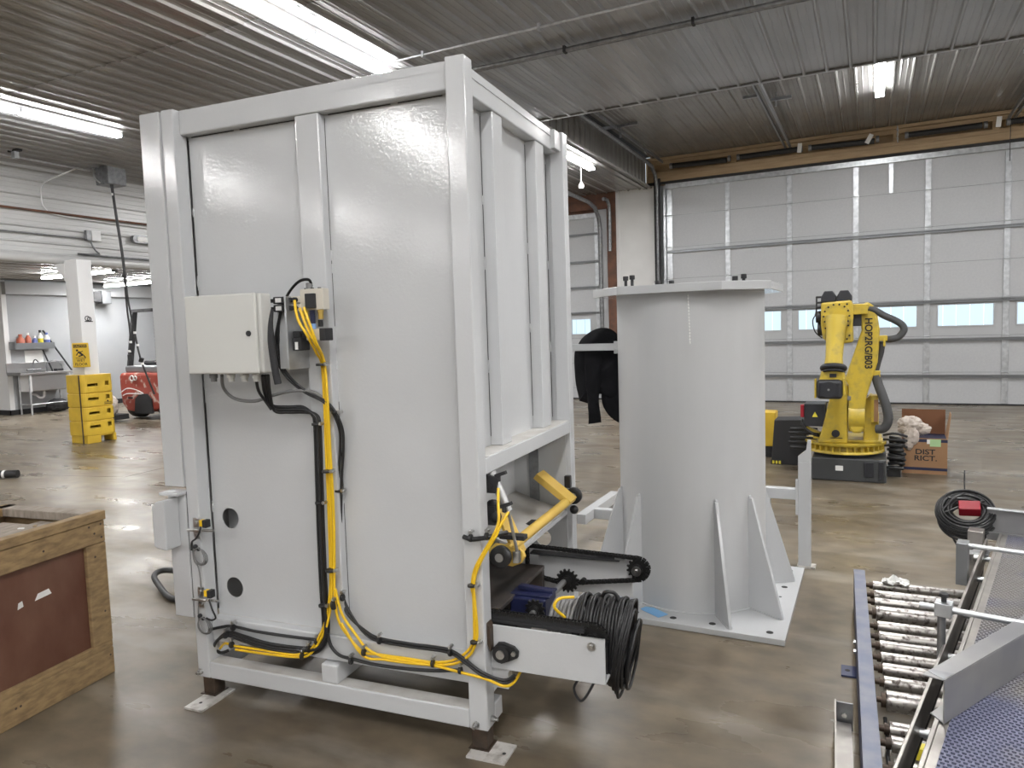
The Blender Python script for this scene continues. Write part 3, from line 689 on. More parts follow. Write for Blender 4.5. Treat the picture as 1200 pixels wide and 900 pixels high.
# hoses and cables
PATHS = {
  'y1': [(-0.683, -0.075, 1.649), (-0.669, -0.08, 1.58), (-0.635, -0.075, 1.519), (-0.639, -0.02, 1.451), (-0.645, 0.015, 1.408), (-0.642, 0.015, 1.268), (-0.646, 0.015, 1.07), (-0.649, 0.015, 0.837), (-0.654, 0.015, 0.635), (-0.658, 0.012, 0.533), (-0.676, 0.005, 0.425), (-0.708, 0.005, 0.352), (-0.766, 0.005, 0.274), (-0.847, 0.01, 0.243), (-1.001, 0.015, 0.237), (-1.157, 0.015, 0.234), (-1.222, 0.03, 0.23), (-1.282, 0.06, 0.186)],
  'y2': [(-0.662, -0.075, 1.62), (-0.633, -0.08, 1.554), (-0.614, -0.06, 1.49), (-0.633, 0.01, 1.414), (-0.63, 0.01, 1.268), (-0.631, 0.01, 1.072), (-0.634, 0.01, 0.84), (-0.642, 0.01, 0.637), (-0.644, 0.005, 0.544), (-0.659, -0, 0.435), (-0.697, 0, 0.345), (-0.759, -0, 0.264), (-0.831, 0.005, 0.237), (-0.998, 0.01, 0.225), (-1.149, 0.01, 0.222)],
  'y3': [(-0.643, -0.075, 1.622), (-0.617, -0.08, 1.559), (-0.607, -0.06, 1.49), (-0.625, 0.005, 1.418), (-0.619, 0.005, 1.269), (-0.619, 0.005, 1.073), (-0.618, 0.005, 0.842), (-0.627, 0.005, 0.64), (-0.633, 0.005, 0.539), (-0.624, 0.005, 0.421), (-0.577, 0.01, 0.346), (-0.521, 0.015, 0.297), (-0.449, 0.015, 0.297), (-0.319, 0.015, 0.299), (-0.225, 0.015, 0.3), (-0.135, 0.005, 0.324), (-0.07, -0.005, 0.37), (-0.039, -0.01, 0.417), (-0.034, -0.01, 0.468), (-0.033, -0.01, 0.577), (-0.038, -0.01, 0.613), (-0.024, -0.012, 0.677), (0.015, -0.02, 0.744), (0.052, -0.02, 0.802), (0.073, -0.01, 0.855), (0.066, 0.01, 0.915), (0.06, 0.03, 0.965)],
  'y4': [(-0.625, 0, 0.541), (-0.6, 0, 0.443), (-0.542, 0.005, 0.363), (-0.502, 0.01, 0.316), (-0.427, 0.01, 0.293), (-0.316, 0.01, 0.292), (-0.223, 0.01, 0.293), (-0.126, -0, 0.315), (-0.057, -0.012, 0.362), (-0.027, -0.015, 0.418), (-0.021, -0.015, 0.471), (-0.027, -0.015, 0.579), (-0.028, -0.015, 0.625), (-0.012, -0.017, 0.68), (0.025, -0.022, 0.746), (0.063, -0.022, 0.803), (0.082, -0.01, 0.846), (0.1, 0.02, 0.885)],
  'y5': [(-0.606, 0, 0.408), (-0.523, 0.01, 0.286), (-0.428, 0.01, 0.283), (-0.317, 0.01, 0.285), (-0.213, 0.005, 0.293), (-0.095, -0.01, 0.292), (0.01, -0.02, 0.288), (0.075, -0.02, 0.273), (0.093, 0.03, 0.264), (0.093, 0.1, 0.272)],
  'b1': [(-0.81, -0.12, 1.376), (-0.858, -0.06, 1.307), (-0.87, -0.01, 1.252), (-0.799, -0, 1.245), (-0.746, 0.02, 1.243), (-0.704, 0.02, 1.214), (-0.695, 0.02, 1.168), (-0.7, 0.02, 0.967), (-0.705, 0.02, 0.765), (-0.708, 0.02, 0.525), (-0.705, 0.02, 0.387), (-0.722, 0.02, 0.309), (-0.777, 0.02, 0.277), (-0.87, 0.015, 0.27), (-0.999, 0.015, 0.27), (-1.108, 0.015, 0.284), (-1.19, 0.02, 0.286), (-1.253, 0.025, 0.246), (-1.295, 0.04, 0.2), (-1.283, 0.06, 0.167), (-1.265, 0.09, 0.167)],
  'b2': [(-0.798, -0.12, 1.376), (-0.846, -0.06, 1.307), (-0.864, -0.01, 1.242), (-0.8, 0, 1.235), (-0.731, 0, 1.236), (-0.681, -0, 1.217), (-0.668, -0, 1.171), (-0.673, -0, 0.973), (-0.678, 0, 0.772), (-0.681, 0, 0.535), (-0.678, -0, 0.399), (-0.694, 0, 0.321), (-0.75, 0, 0.279), (-0.871, 0.015, 0.259), (-0.999, 0.015, 0.259), (-1.109, 0.015, 0.273), (-1.19, 0.02, 0.279), (-1.253, 0.025, 0.246), (-1.295, 0.04, 0.2), (-1.283, 0.06, 0.167), (-1.265, 0.09, 0.167)],
  'b3': [(-0.786, -0.12, 1.376), (-0.834, -0.06, 1.307), (-0.859, -0.01, 1.232), (-0.8, -0, 1.225), (-0.743, 0.015, 1.224), (-0.684, 0.015, 1.215), (-0.668, 0.015, 1.169), (-0.672, 0.015, 0.97), (-0.677, 0.015, 0.768), (-0.68, 0.015, 0.53), (-0.677, 0.015, 0.393), (-0.694, 0.015, 0.315), (-0.75, 0.015, 0.262), (-0.871, 0.015, 0.248), (-1, 0.015, 0.248), (-1.11, 0.015, 0.262), (-1.191, 0.02, 0.272), (-1.253, 0.025, 0.246), (-1.295, 0.04, 0.2), (-1.283, 0.06, 0.167), (-1.265, 0.09, 0.167)],
  'b4': [(-1.286, 0.01, 0.289), (-1.224, 0.01, 0.308), (-1.164, 0.015, 0.318), (-1.039, 0.015, 0.312), (-0.867, 0.015, 0.313), (-0.73, 0.015, 0.317)],
  'c1': [(-0.646, -0.02, 1.702), (-0.633, -0.05, 1.722), (-0.664, -0.06, 1.72), (-0.704, -0.06, 1.694), (-0.746, -0.05, 1.652), (-0.787, -0.04, 1.581), (-0.817, -0.03, 1.5), (-0.819, -0.02, 1.418), (-0.783, -0.01, 1.355), (-0.719, 0.005, 1.301), (-0.646, 0.01, 1.268), (-0.609, 0.015, 1.229), (-0.592, 0.03, 1.168), (-0.603, 0.05, 1.099), (-0.623, 0.055, 0.964), (-0.639, 0.055, 0.76), (-0.653, 0.055, 0.588), (-0.64, 0.05, 0.487), (-0.597, 0.04, 0.42), (-0.519, 0.03, 0.376), (-0.449, 0.02, 0.359), (-0.298, 0.015, 0.358), (-0.148, -0, 0.366), (-0.075, -0.012, 0.344), (-0.007, -0.017, 0.309), (0.071, -0.01, 0.289), (0.094, 0.04, 0.288)],
  'c2': [(-0.646, -0.02, 1.702), (-0.633, -0.05, 1.722), (-0.664, -0.06, 1.72), (-0.704, -0.06, 1.694), (-0.746, -0.05, 1.652), (-0.787, -0.04, 1.581), (-0.803, -0.03, 1.5), (-0.805, -0.02, 1.418), (-0.769, -0.01, 1.355), (-0.705, 0.005, 1.301), (-0.632, 0.01, 1.268), (-0.596, 0.015, 1.229), (-0.579, 0.03, 1.169), (-0.589, 0.05, 1.099), (-0.609, 0.055, 0.964), (-0.625, 0.055, 0.761), (-0.639, 0.055, 0.589), (-0.626, 0.05, 0.489), (-0.583, 0.04, 0.422), (-0.52, 0.03, 0.364), (-0.449, 0.02, 0.347), (-0.298, 0.015, 0.347), (-0.148, -0, 0.355), (-0.075, -0.012, 0.332), (-0.007, -0.017, 0.298), (0.071, -0.01, 0.278), (0.093, 0.04, 0.277)],
  'd1': [(-0.68, 0.01, 0.353), (-0.667, 0.01, 0.303), (-0.629, 0.01, 0.271), (-0.574, 0.01, 0.265), (-0.467, 0.01, 0.257), (-0.318, 0.01, 0.262), (-0.21, 0.01, 0.272), (-0.099, -0, 0.296)],
  'g1': [(-1.004, -0.12, 1.378), (-1.038, -0.08, 1.325), (-1.014, -0.05, 1.282), (-0.936, -0.03, 1.27), (-0.852, -0.02, 1.293), (-0.762, -0.005, 1.309), (-0.683, 0.01, 1.301), (-0.626, 0.02, 1.261)],
  'h1': [(-0.842, -0.12, 1.367), (-0.86, -0.09, 1.316), (-0.865, -0.05, 1.273), (-0.856, -0.03, 1.238)],
  'loom': [(-0.707, -0.17, 1.617), (-0.714, -0.175, 1.563), (-0.715, -0.175, 1.502), (-0.711, -0.17, 1.41), (-0.704, -0.165, 1.348)],
  'e1': [(-0.061, -0.015, 0.795), (-0.03, -0.018, 0.789), (0.003, -0.018, 0.794), (0.032, -0.018, 0.8), (0.06, 0, 0.806), (0.078, 0.05, 0.802)],
}
CLIPS = [(-0.633, -0, 1.408), (-0.671, -0, 1.181), (-0.632, -0, 1.001), (-0.675, -0, 0.876), (-0.64, 0, 0.614), (-0.633, -0, 0.479), (-0.685, 0, 0.47), (-0.597, 0.02, 1.225), (-0.622, 0.05, 0.915), (-0.613, 0.03, 0.498), (-0.442, 0.01, 0.357), (-0.135, -0.005, 0.36), (-0.514, 0.01, 0.301), (-0.213, 0.005, 0.303), (-0.571, 0.005, 0.261), (-0.097, -0.005, 0.299), (-0.031, -0.02, 0.419), (-1.15, 0.01, 0.318), (-1.194, 0.01, 0.279), (-1.165, 0.01, 0.242), (-0.73, 0.01, 0.315), (-0.766, -0, 0.284), (-0.797, 0, 0.251), (-0.033, -0.02, 0.624), (-0.029, -0.02, 0.795), (0.033, -0.02, 0.806)]

def hose(key, r, m_, name='hose', label=None): return part(MB().tube(PATHS[key], r, 8, 5), name, m_, 0, label)
for k in ('y1', 'y2', 'y3', 'y4', 'y5'): hose(k, .0052, M['yellow'], 'air_hose', 'yellow air hose')
for k in ('b1', 'b2', 'b3'): hose(k, .0066, M['black'], 'cable', 'black cable')
hose('b4', .0062, M['black'], 'cable', 'black cable'); hose('c1', .0055, M['black'], 'cable', 'black cable'); hose('c2', .0055, M['black'], 'cable', 'black cable')
hose('d1', .0065, M['black'], 'cable', 'black cable'); hose('g1', .0065, M['graycab'], 'cable', 'gray cable'); hose('h1', .006, M['black'], 'cable', 'black cable')
hose('e1', .0085, M['black'], 'cable_stub', 'short black cable stub with two clamps')
lm = [(p[0] + dx, p[1], p[2]) for p in PATHS['loom'] for dx in (0,)]
part(MB().tube(lm, lambda t: .005 + .008 * min(1, t * 2), 8, 4), 'cable_sleeve', M['blackm'])
for i, c in enumerate(CLIPS):
    big = i in (0, 2, 4, 5)
    mb = MB(); up = (0, 0, 1) if i in (0, 1, 2, 3, 4, 6, 7, 8, 16, 23) else (1, 0, .1)
    d_ = Vector(up); R_ = .019 if big else (.016 if i in (1, 3, 6) else .013)
    mb.lathe(Vector(c) - d_.normalized() * .0045 + Vector((0, -.004, 0)), d_, [(0, R_), (.0015, R_ + .001), (.0075, R_ + .001), (.009, R_)], 16)
    cl = part(mb, 'hose_clamp', M['black'])
    off = Vector((.022, 0, .002)) if up[2] == 1 else Vector((.002, 0, .022))
    mb = MB(); q = Vector(c) + off; mb.cyl(q + Vector((0, .01, 0)), q + Vector((0, -.012, 0)), .0075, n=6); mb.cyl(q + Vector((0, -.012, 0)), q + Vector((0, -.016, 0)), .004, n=8); mb.build('screw', M['steel'], cl)
# lower opening of the right side: inner plates, bed, lift arms, drive arms
part(MB().box(-.30, .085, .62, -.296, 1.09, 1.2), 'inner_panel', P_)
rp0 = MB(); holed(rp0, -.152, .470, .06, .06, .040, 1.080)
rp0.box(-.296, 1.08, .16, -.212, 1.084, 1.06); rp0.box(-.092, 1.08, .16, -.024, 1.084, 1.06); rp0.box(-.212, 1.08, .53, -.092, 1.084, 1.06); rp0.box(-.212, 1.08, .16, -.092, 1.084, .41)
part(rp0, 'inner_panel', M['paint2'])
part(MB().box(-.215, 1.072, .64, -.165, 1.079, .93), 'dark_slot_strip', M['galvd'])  # strip coloured dark in place of the dim open slot
part(MB().prism([(-.296, .70), (-.03, .615), (-.03, .605), (-.296, .69)], 'y', .45, 1.09), 'shelf', M['dirty'])
part(MB().box(-.034, .45, .60, -.022, 1.08, .617), 'shelf_lip', P_, .001)
part(MB().box(-.12, .72, .632, -.085, .80, .640), 'shelf_slot', M['darkgap'])
part(MB().box(-.60, .10, .485, .02, .60, .50), 'bed_plate', M['rawplate'], .002, 'dark hot rolled steel bed plate')
part(MB().box(-.60, .57, .25, .018, .598, .485), 'bed_web', M['rawplate'])
part(MB().box(-.58, .10, .20, -.30, .60, .48), 'bed_box', M['blackm'])
part(MB().box(-.60, .56, .153, -.10, 1.05, .30), 'sump_box', M['blackm'])
# lift roller
lt = part(MB().cyl((.03, .16, .70), (.03, .985, .705), .021, n=20), 'lift_roller', M['lift'], 0, 'yellow tube with black end wheels')
for (y, z) in ((.10, .695), (1.02, .708)):
    mb = MB(); mb.lathe((.03, y - .014, z), (0, 1, 0), [(0, .016), (.0, .036), (.003, .040), (.025, .040), (.028, .036)], 28); mb.build('wheel', M['black'], lt)
    mb = MB(); mb.cyl((.03, y - .018, z), (.03, y + .04, z), .016, n=16); mb.build('axle', M['stain'], lt)
la = part(MB().bar((.055, .235, .665), (-.02, .235, .835), .10, .012, (1, 0, .4)), 'lift_arm', M['lift'], .002, 'yellow lift arm')
mb = MB(); mb.prism([(.085, .655), (.10, .68), (.09, .705), (.06, .715), (-.02, .72), (-.05, .69), (-.02, .645), (.05, .64)], 'y', .16, .18); mb.build('lever', M['lift'], la, .003)
mb = MB(); mb.cyl((.075, .150, .678), (.075, .19, .678), .012, n=12); mb.build('pin', M['steel'], la)
lb = part(MB().bar((.05, .93, .70), (-.115, .93, .825), .10, .03, (1, 0, 1)), 'lift_arm', M['lift'], .002, 'yellow lift arm')
part(MB().box(-.02, 1.03, .74, .01, 1.06, .80), 'roller_stop', M['black'], .004)
part(MB().ball((.03, 1.02, .64), .022, 10), 'stop_bumper', M['black'])
cy = part(MB().cyl((-.005, .12, 1.00), (.058, .12, .86), .018, n=16), 'air_cylinder', M['stain'], 0, 'slim steel air cylinder')
mb = MB(); mb.cyl((.058, .12, .86), (.085, .13, .70), .006, n=10); mb.build('rod', M['steel'], cy)
mb = MB(); mb.box(.068, .12, .668, .092, .145, .71); mb.build('clevis', M['steel'], cy, .002)
mb = MB(); mb.prism([(-.03, 1.0), (.035, .985), (.02, .93), (-.03, .93)], 'y', .09, .105); mb.cyl((.0, .085, .955), (.0, .11, .955), .013, n=12); mb.build('hinge_bracket', M['blackm'], cy)
for c in ((.04, .10, .995), (.06, .095, .885)):
    mb = MB(); mb.bar((c[0] - .02, c[1], c[2] - .003), (c[0] + .022, c[1], c[2] + .012), .016, .012); mb.cyl((c[0] - .008, c[1], c[2] - .022), (c[0] - .008, c[1], c[2]), .008, n=10); mb.build('elbow_fitting', M['blackm'], cy)
mb = MB(); mb.ball((-.02, .16, .86), .03, 10); mb.ball((.0, .14, .83), .022, 10); mb.box(-.06, .13, .80, .0, .17, .87); part(mb, 'valve_fitting', M['blackm'])
part(MB().box(.0, .16, .74, .10, .20, .758), 'bracket', M['blackm'], .003)

# drive arms with chains
def chain_loop(p_list, y, pitch=.0127, w=.016, h=.011):
    mb = MB(); P = [Vector((a, y, b)) for a, b in p_list]; acc = []
    m = len(P)
    for i in range(m):
        a, b = P[i], P[(i + 1) % m]; L_ = (b - a).length; k = max(1, round(L_ / pitch))
        for j in range(k): acc.append((a + (b - a) * ((j + .5) / k), (b - a).normalized()))
    for i, (c, d) in enumerate(acc):
        ww = w if i % 2 else w * .78; up = Vector((0, 1, 0))
        mb.bar(c - d * pitch * .5, c + d * pitch * .5, h, .0035 + ww * 0, up) if False else None
        for sy in (-1, 1):
            e = Vector((0, sy * ww / 2, 0)); mb.bar(c - d * pitch * .62 + e, c + d * pitch * .62 + e, .002 + 0, h, d.cross(Vector((0, 1, 0))))
        mb.cyl(c - Vector((0, w * .5, 0)), c + Vector((0, w * .5, 0)), .0042, n=6)
    return mb
def arc(cx, cz, r, a0, a1, n=8): return [(cx + r * math.cos(a0 + (a1 - a0) * i / n), cz + r * math.sin(a0 + (a1 - a0) * i / n)) for i in range(n + 1)]
def sprocket(c, r, teeth, y0, th, hub):
    poly = []
    for k in range(teeth * 4):
        t = 2 * PI * k / (teeth * 4); rr = r * (1.10 if k % 4 in (1, 2) else .88); poly.append((c[0] + rr * math.cos(t), c[1] + rr * math.sin(t)))
    mb = MB(); mb.prism(poly, 'y', y0, y0 + th); mb.cyl((c[0], y0 - hub, c[1]), (c[0], y0 + th + .004, c[1]), r * .55, n=20); return mb
n1 = part(MB().box(0.001, .050, .296, .424, .058, .458), 'drive_arm', P_, .002, 'light gray side plate of the near drive arm')
mb = MB(); mb.box(.001, .058, .296, .424, .12, .304); mb.box(.32, .050, .458, .424, .058, .452); mb.build('flange', P_, n1, .002)
mb = MB(); mb.prism([(-.006, .485), (.012, .455), (.012, .37), (-.006, .41)], 'y', .02, .058); mb.build('weld_bracket', M['raw'], n1)
mb = MB(); mb.prism([(.012, .375), (.035, .400), (.055, .402), (.095, .392), (.112, .375), (.108, .352), (.075, .335), (.045, .322), (.015, .335)], 'y', .036, .050); mb.cyl((.048, .024, .363), (.048, .05, .363), .032, n=24); mb.build('flange_bearing', M['black'], n1, .003)
mb = MB(); mb.cyl((.048, .018, .363), (.048, .026, .363), .016, n=16); mb.cyl((.095, .028, .368), (.095, .04, .368), .009, n=6); mb.build('shaft_end', M['steel'], n1)
mb = MB(); mb.cyl((.378, .046, .428), (.378, .050, .428), .015, n=20); mb.cyl((.378, .036, .428), (.378, .046, .428), .008, n=6); mb.build('bolt', M['steel'], n1)
mb = MB(); mb.box(-.02, .07, .458, .345, .112, .470); mb.box(-.02, .08, .470, .345, .10, .486); mb.build('chain_guide', M['blackm'], n1, .001)
cn = [(-.05, .490), (.36, .487)] + arc(.375, .440, .047, PI / 2, -PI / 2) + [(-.05, .393)]
chain_loop(cn, .090, w=.022, h=.013).build('chain', M['chain'], n1)
sprocket((.375, .440), .043, 14, .084, .008, .02).build('sprocket', M['chain'], n1)
n2 = part(MB().box(-.02, .635, .385, .395, .643, .552), 'drive_arm', M['paint2'], .002, 'gray side plate of the far drive arm')
mb = MB(); mb.box(-.04, .585, .548, .35, .630, .556); mb.build('chain_guide', M['blackm'], n2)
cf = [(-.06, .580), (.41, .566)] + arc(.423, .520, .046, PI / 2, -PI / 2) + [(.10, .428), (-.06, .455)]
chain_loop(cf, .605, w=.022, h=.013).build('chain', M['chain'], n2)
sprocket((.423, .520), .042, 14, .600, .008, .022).build('sprocket', M['chain'], n2)
mb = MB(); mb.cyl((.423, .57, .52), (.423, .58, .52), .020, n=16); mb.cyl((.423, .562, .52), (.423, .57, .52), .009, n=6); mb.build('bolt', M['steel'], n2)
mb = MB(); mb.bar((.33, .60, .560), (.37, .60, .557), .02, .006); mb.build('link', M['steel'], n2)
gb = part(MB().box(.005, .23, .40, .150, .36, .495), 'gearbox', M['blue'], .006, 'dark blue worm gearbox')
mb = MB(); mb.box(.0, .25, .495, .16, .35, .503); mb.bar((.02, .30, .515), (.16, .30, .505), .03, .016); mb.build('cover', M['blue'], gb, .003)
mb = MB(); mb.cyl((.12, .165, .463), (.12, .60, .452), .0125, n=16); mb.build('drive_shaft', M['stain'], gb)
sprocket((.118, .468), .036, 12, .20, .01, .02).build('sprocket', M['chain'], gb)
sprocket((.128, .450), .046, 15, .575, .01, .024).build('sprocket', M['chain'], gb)
mb = MB(); mb.cyl((.195, .575, .452), (.195, .60, .452), .013, n=12); mb.build('tensioner', M['chain'], gb)
part(MB().box(.0, .06, .22, .06, .10, .296), 'frame_bracket', P_)
part(MB().prism([(.001, .30), (.075, .30), (.001, .20)], 'y', .062, .066), 'gusset', P_)

# coil of cables hanging on the drive arm (own frame = enclosure frame)
cc = thing('cable_coil', 'thick coil of black and gray cables hung over the drive arms of the enclosure', 'cable', (-1.224, 2.157, 0), math.radians(4.89))
def loopx(x, ry, rz, cy_, cz_, tilt=0.0, n=14, jit=.0022):
    return [(x + tilt * math.sin(2 * PI * i / n) + random.uniform(-jit, jit), cy_ + ry * math.cos(2 * PI * i / n) + random.uniform(-jit, jit), cz_ + rz * math.sin(2 * PI * i / n) + random.uniform(-jit, jit)) for i in range(n)]
mb = MB()
for k in range(6): mb.tube(loopx(.196 + .015 * k, .092, .130, .215, .385, .006), .0075, 7, 3, True)
mb.build('cable', M['graycab'], cc, label='gray cable turns')
mb = MB()
for k in range(15): mb.tube(loopx(.288 + .0115 * k, .100 + .005 * (k % 3), .146 + .006 * (k % 3), .215, .385, .008), .0068, 7, 3, True)
mb.build('cable', M['black'], cc, label='black cable turns')
mb = MB()
for k in range(7):
    mb.tube(loopx(.452 + .006 * k, .060 + .012 * (k % 4), .09 + .018 * (k % 4), .21, .38 - .006 * k, .02), .006, 6, 3, True)
for k in range(4): mb.tube(loopx(.44 + .008 * k, .11, .155 + .008 * k, .215, .378 - .006 * k, .03), .0055, 6, 3, True)
mb.build('cable', M['black'], cc, label='loose black end turns')
mb = MB(); mb.tube([(.255, .14, .48), (.23, .10, .53), (.245, .12, .555), (.285, .16, .55)], .0055, 8, 5); mb.build('hose', M['yellow'], cc, label='short loop of yellow hose')
mb = MB(); mb.tube([(.30, .20, .25), (.27, .18, .20), (.30, .16, .165), (.33, .18, .20), (.36, .2, .27)], .005, 6, 5); mb.tube([(.38, .20, .55), (.40, .18, .575), (.43, .2, .56), (.45, .2, .5)], .007, 6, 5); mb.build('cable_tail', M['black'], cc)
# black hose loop lying behind the left guard
fl = MB(); fl.tube([(-3.55, 2.76, .018), (-3.66, 2.75, .018), (-3.85, 2.83, .03), (-3.99, 2.90, .06), (-3.97, 2.98, .07), (-3.7, 3.02, .05), (-3.5, 3.05, .018), (-3.4, 3.0, .018)], .018, 8, 6)
fl.tube([(-3.5, 2.9, .018), (-3.75, 2.9, .018), (-3.86, 3.0, .018), (-3.6, 3.15, .018)], .018, 8, 6)
tag(fl.build('black_hose', M['black']), 'loop of thick black hose on the floor behind the left edge of the enclosure', 'hose')

# ================================================================ round pedestal
pd = thing('pedestal', 'wide gray cylindrical steel pedestal with gussets, a square base and an eight sided top plate', 'pedestal', (-.90, 3.99, 0))
mb = MB(); mb.box(-.545, -.535, 0, .545, .56, .030)
pb = mb.build('base_plate', M['paint'], pd, .003)
for x, y in ((.47, -.47), (.20, -.47), (.005, -.47), (-.19, -.47), (-.42, -.47), (.47, .18), (.47, .47), (-.47, .1), (-.47, -.2)):
    mb = MB(); mb.cyl((x, y, .030), (x, y, .0306), .017, n=16); mb.build('bolt_hole', M['darkgap'], pb)
mb = MB(); mb.cyl((.465, .02, .03), (.465, .02, .0306), .008, n=12); mb.build('bolt_hole', M['darkgap'], pb)
mb = MB(); mb.cyl((0, 0, .03), (0, 0, 1.672), .392, n=96, cap=False); mb.build('tube', M['paint2'], pd)
mb = MB(); mb.torus((0, 0, .033), (0, 0, 1), .394, .006, 64, 6); mb.build('weld', M['paint'], pd)
mb = MB()
for k in range(16): mb.ball((.392 * math.cos(-1.36 + .0012 * k), .392 * math.sin(-1.36 + .0012 * k), 1.655 - .012 * k * 1.3), .004, 6, (1, 1, 1.8))
mb.build('weld_seam', M['white'], pd, kind='stuff')
A_, c_ = .46, .20
oc = [(-A_ + c_, -A_), (A_ - c_, -A_), (A_, -A_ + c_), (A_, A_ - c_), (A_ - c_, A_), (-A_ + c_, A_), (-A_, A_ - c_), (-A_, -A_ + c_)]
mb = MB(); mb.prism(oc, 'z', 1.672, 1.714); tp = mb.build('top_plate', M['paint'], pd, .003)
for a in (30, 60, 120, 150, 210, 240, 300, 330):
    M2 = Matrix.Rotation(math.radians(a), 4, 'Z')
    mb = MB((0, 0, 0), M2); mb.prism([(.388, .03), (.590, .03), (.590, .045), (.412, .612), (.388, .615)], 'y', -.008, .008)
    g = mb.build('gusset', M['paint'], pd, .002)
    mb = MB((0, 0, 0), M2); mb.ball((.395, 0, .618), .009, 8); mb.bar((.40, 0, .033), (.58, 0, .033), .026, .006); mb.build('weld', M['paint'], g)
# arm bar on the left that carries the jacket
mb = MB(); mb.box(-.668, -.10, 1.378, -.40, -.055, 1.418); mb.box(-.40, -.11, 1.36, -.37, .0, 1.43); mb.build('side_bar', M['paint'], pd, .003)
mb = MB(); mb.cyl((-.385, -.11, 1.375), (-.385, -.12, 1.375), .01, n=6); mb.build('bolt', M['steel'], pd)
for x, y, hh, r_, lab in ((-1.14, 3.62, .055, .013, 'black socket bolt standing on the pedestal top plate, left one of the leftmost pair'), (-1.112, 3.64, .060, .013, 'black socket bolt standing on the pedestal top plate, right one of the leftmost pair'),
                          (-.985, 3.66, .026, .013, 'short black bolt head on the pedestal top, just left of the door track'), (-.935, 3.75, .028, .013, 'short black socket bolt head on the pedestal top just under the door track'),
                          (-.60, 3.66, .026, .013, 'short round black bolt head on the right side of the pedestal top'), (-.565, 3.70, .036, .013, 'rightmost black socket bolt on the pedestal top')):
    t = thing('socket_bolt', lab, 'bolt', (x, y, 1.714), group='loose socket bolts on the pedestal')
    mb = MB(); hd = .022
    mb.lathe((0, 0, hh - hd), (0, 0, 1), [(0, r_), (.001, r_ + .001), (hd - .002, r_ + .001), (hd, r_ - .001)], 16); mb.build('head', M['blackm'], t)
    mb = MB(); mb.cyl((0, 0, 0), (0, 0, hh - hd), r_ * .62, n=12); mb.build('shank', M['blackm'], t)
bt = MB((0, 0, 0), Matrix.Translation((-1.005, 3.555, .032)) @ Matrix.Rotation(-.55, 4, 'Z'))
pts = [(-.07, -.028), (-.045, -.034), (.07, -.034), (.07, .034), (-.04, .036), (-.075, .012)]
bt.prism(pts, 'z', 0, .0012)
tag(bt.build('paper_tag', M['bluetag']), 'light blue paper tag lying on the pedestal base plate', 'tag')

# low gray guard frame behind the pedestal
gf = thing('guard_frame', 'low light gray square tube frame with a post and foot plate behind the pedestal', 'frame', (-.36, 4.66, 0))
O_ = (.36, -4.66, 0)
MB(O_).box(-.398, 4.63, .012, -.325, 4.69, .66).build('post', M['paint'], gf, .003)
MB(O_).prism([(-.398, .66), (-.325, .66), (-.325, .79), (-.345, .79), (-.352, .73), (-.398, .69)], 'y', 4.63, 4.66).build('gusset_top', M['paint'], gf, .002)
MB(O_).box(-.405, 4.62, 0, -.30, 4.70, .012).build('foot_plate', M['plate'], gf, .001)
MB(O_).box(-.62, 4.63, .42, -.405, 4.69, .485).build('rail', M['paint'], gf, .003)
MB(O_).box(-.412, 4.62, .33, -.398, 4.65, .55).build('clamp_plate', M['paint'], gf, .002)
MB(O_).box(-1.72, 4.30, .235, -1.655, 5.0, .30).build('rail', M['paint'], gf, .003)
MB(O_).box(-1.655, 4.46, .235, -1.35, 4.52, .30).build('rail', M['paint'], gf, .003)
MB(O_).box(-1.72, 4.92, 0, -1.655, 4.98, .235).build('post', M['paint'], gf, .003)
MB(O_).box(-.62, 4.63, .0, -.56, 4.69, .42).build('post', M['paint'], gf, .003)

# jacket draped over the bar
jk = thing('jacket', 'black hooded jacket draped over the bar on the left side of the pedestal', 'jacket', (-1.42, 4.02, 1.41))
def cloth_shell(outline, cy, depth, name, par, off, seed, bulge=.03, n=26):
    # closed garment volume: front and back faces share the outline, bulging and creased between
    random.seed(seed)
    cx = sum(p[0] for p in outline) / len(outline); cz = sum(p[1] for p in outline) / len(outline)
    O2 = catmull([(p[0], 0, p[1]) for p in outline], 4, True); m = len(O2); rings = 6
    mb = MB(off); vs = []; fs = []
    for side in (-1, 1):
        for r_ in range(rings + 1):
            f_ = r_ / rings
            for k in range(m):
                x = cx + (O2[k].x - cx) * f_; z = cz + (O2[k].z - cz) * f_
                cr = .011 * math.sin(34 * x + 9 * math.sin(7 * z)) + .006 * math.sin(61 * x + 5 * z)
                y = cy + side * (depth * math.sqrt(max(0, 1 - f_ ** 2.2)) + cr * (1 - f_ ** 4) * .9)
                vs.append((x, y, z))
        b = (0 if side < 0 else (rings + 1) * m)
        for r_ in range(rings):
            for k in range(m): fs.append((b + r_ * m + k, b + r_ * m + (k + 1) % m, b + (r_ + 1) * m + (k + 1) % m, b + (r_ + 1) * m + k))
    mb.add(vs, fs, True); return mb.build(name, M['jacket'], par)
OJ = (1.42, -4.02, -1.41)
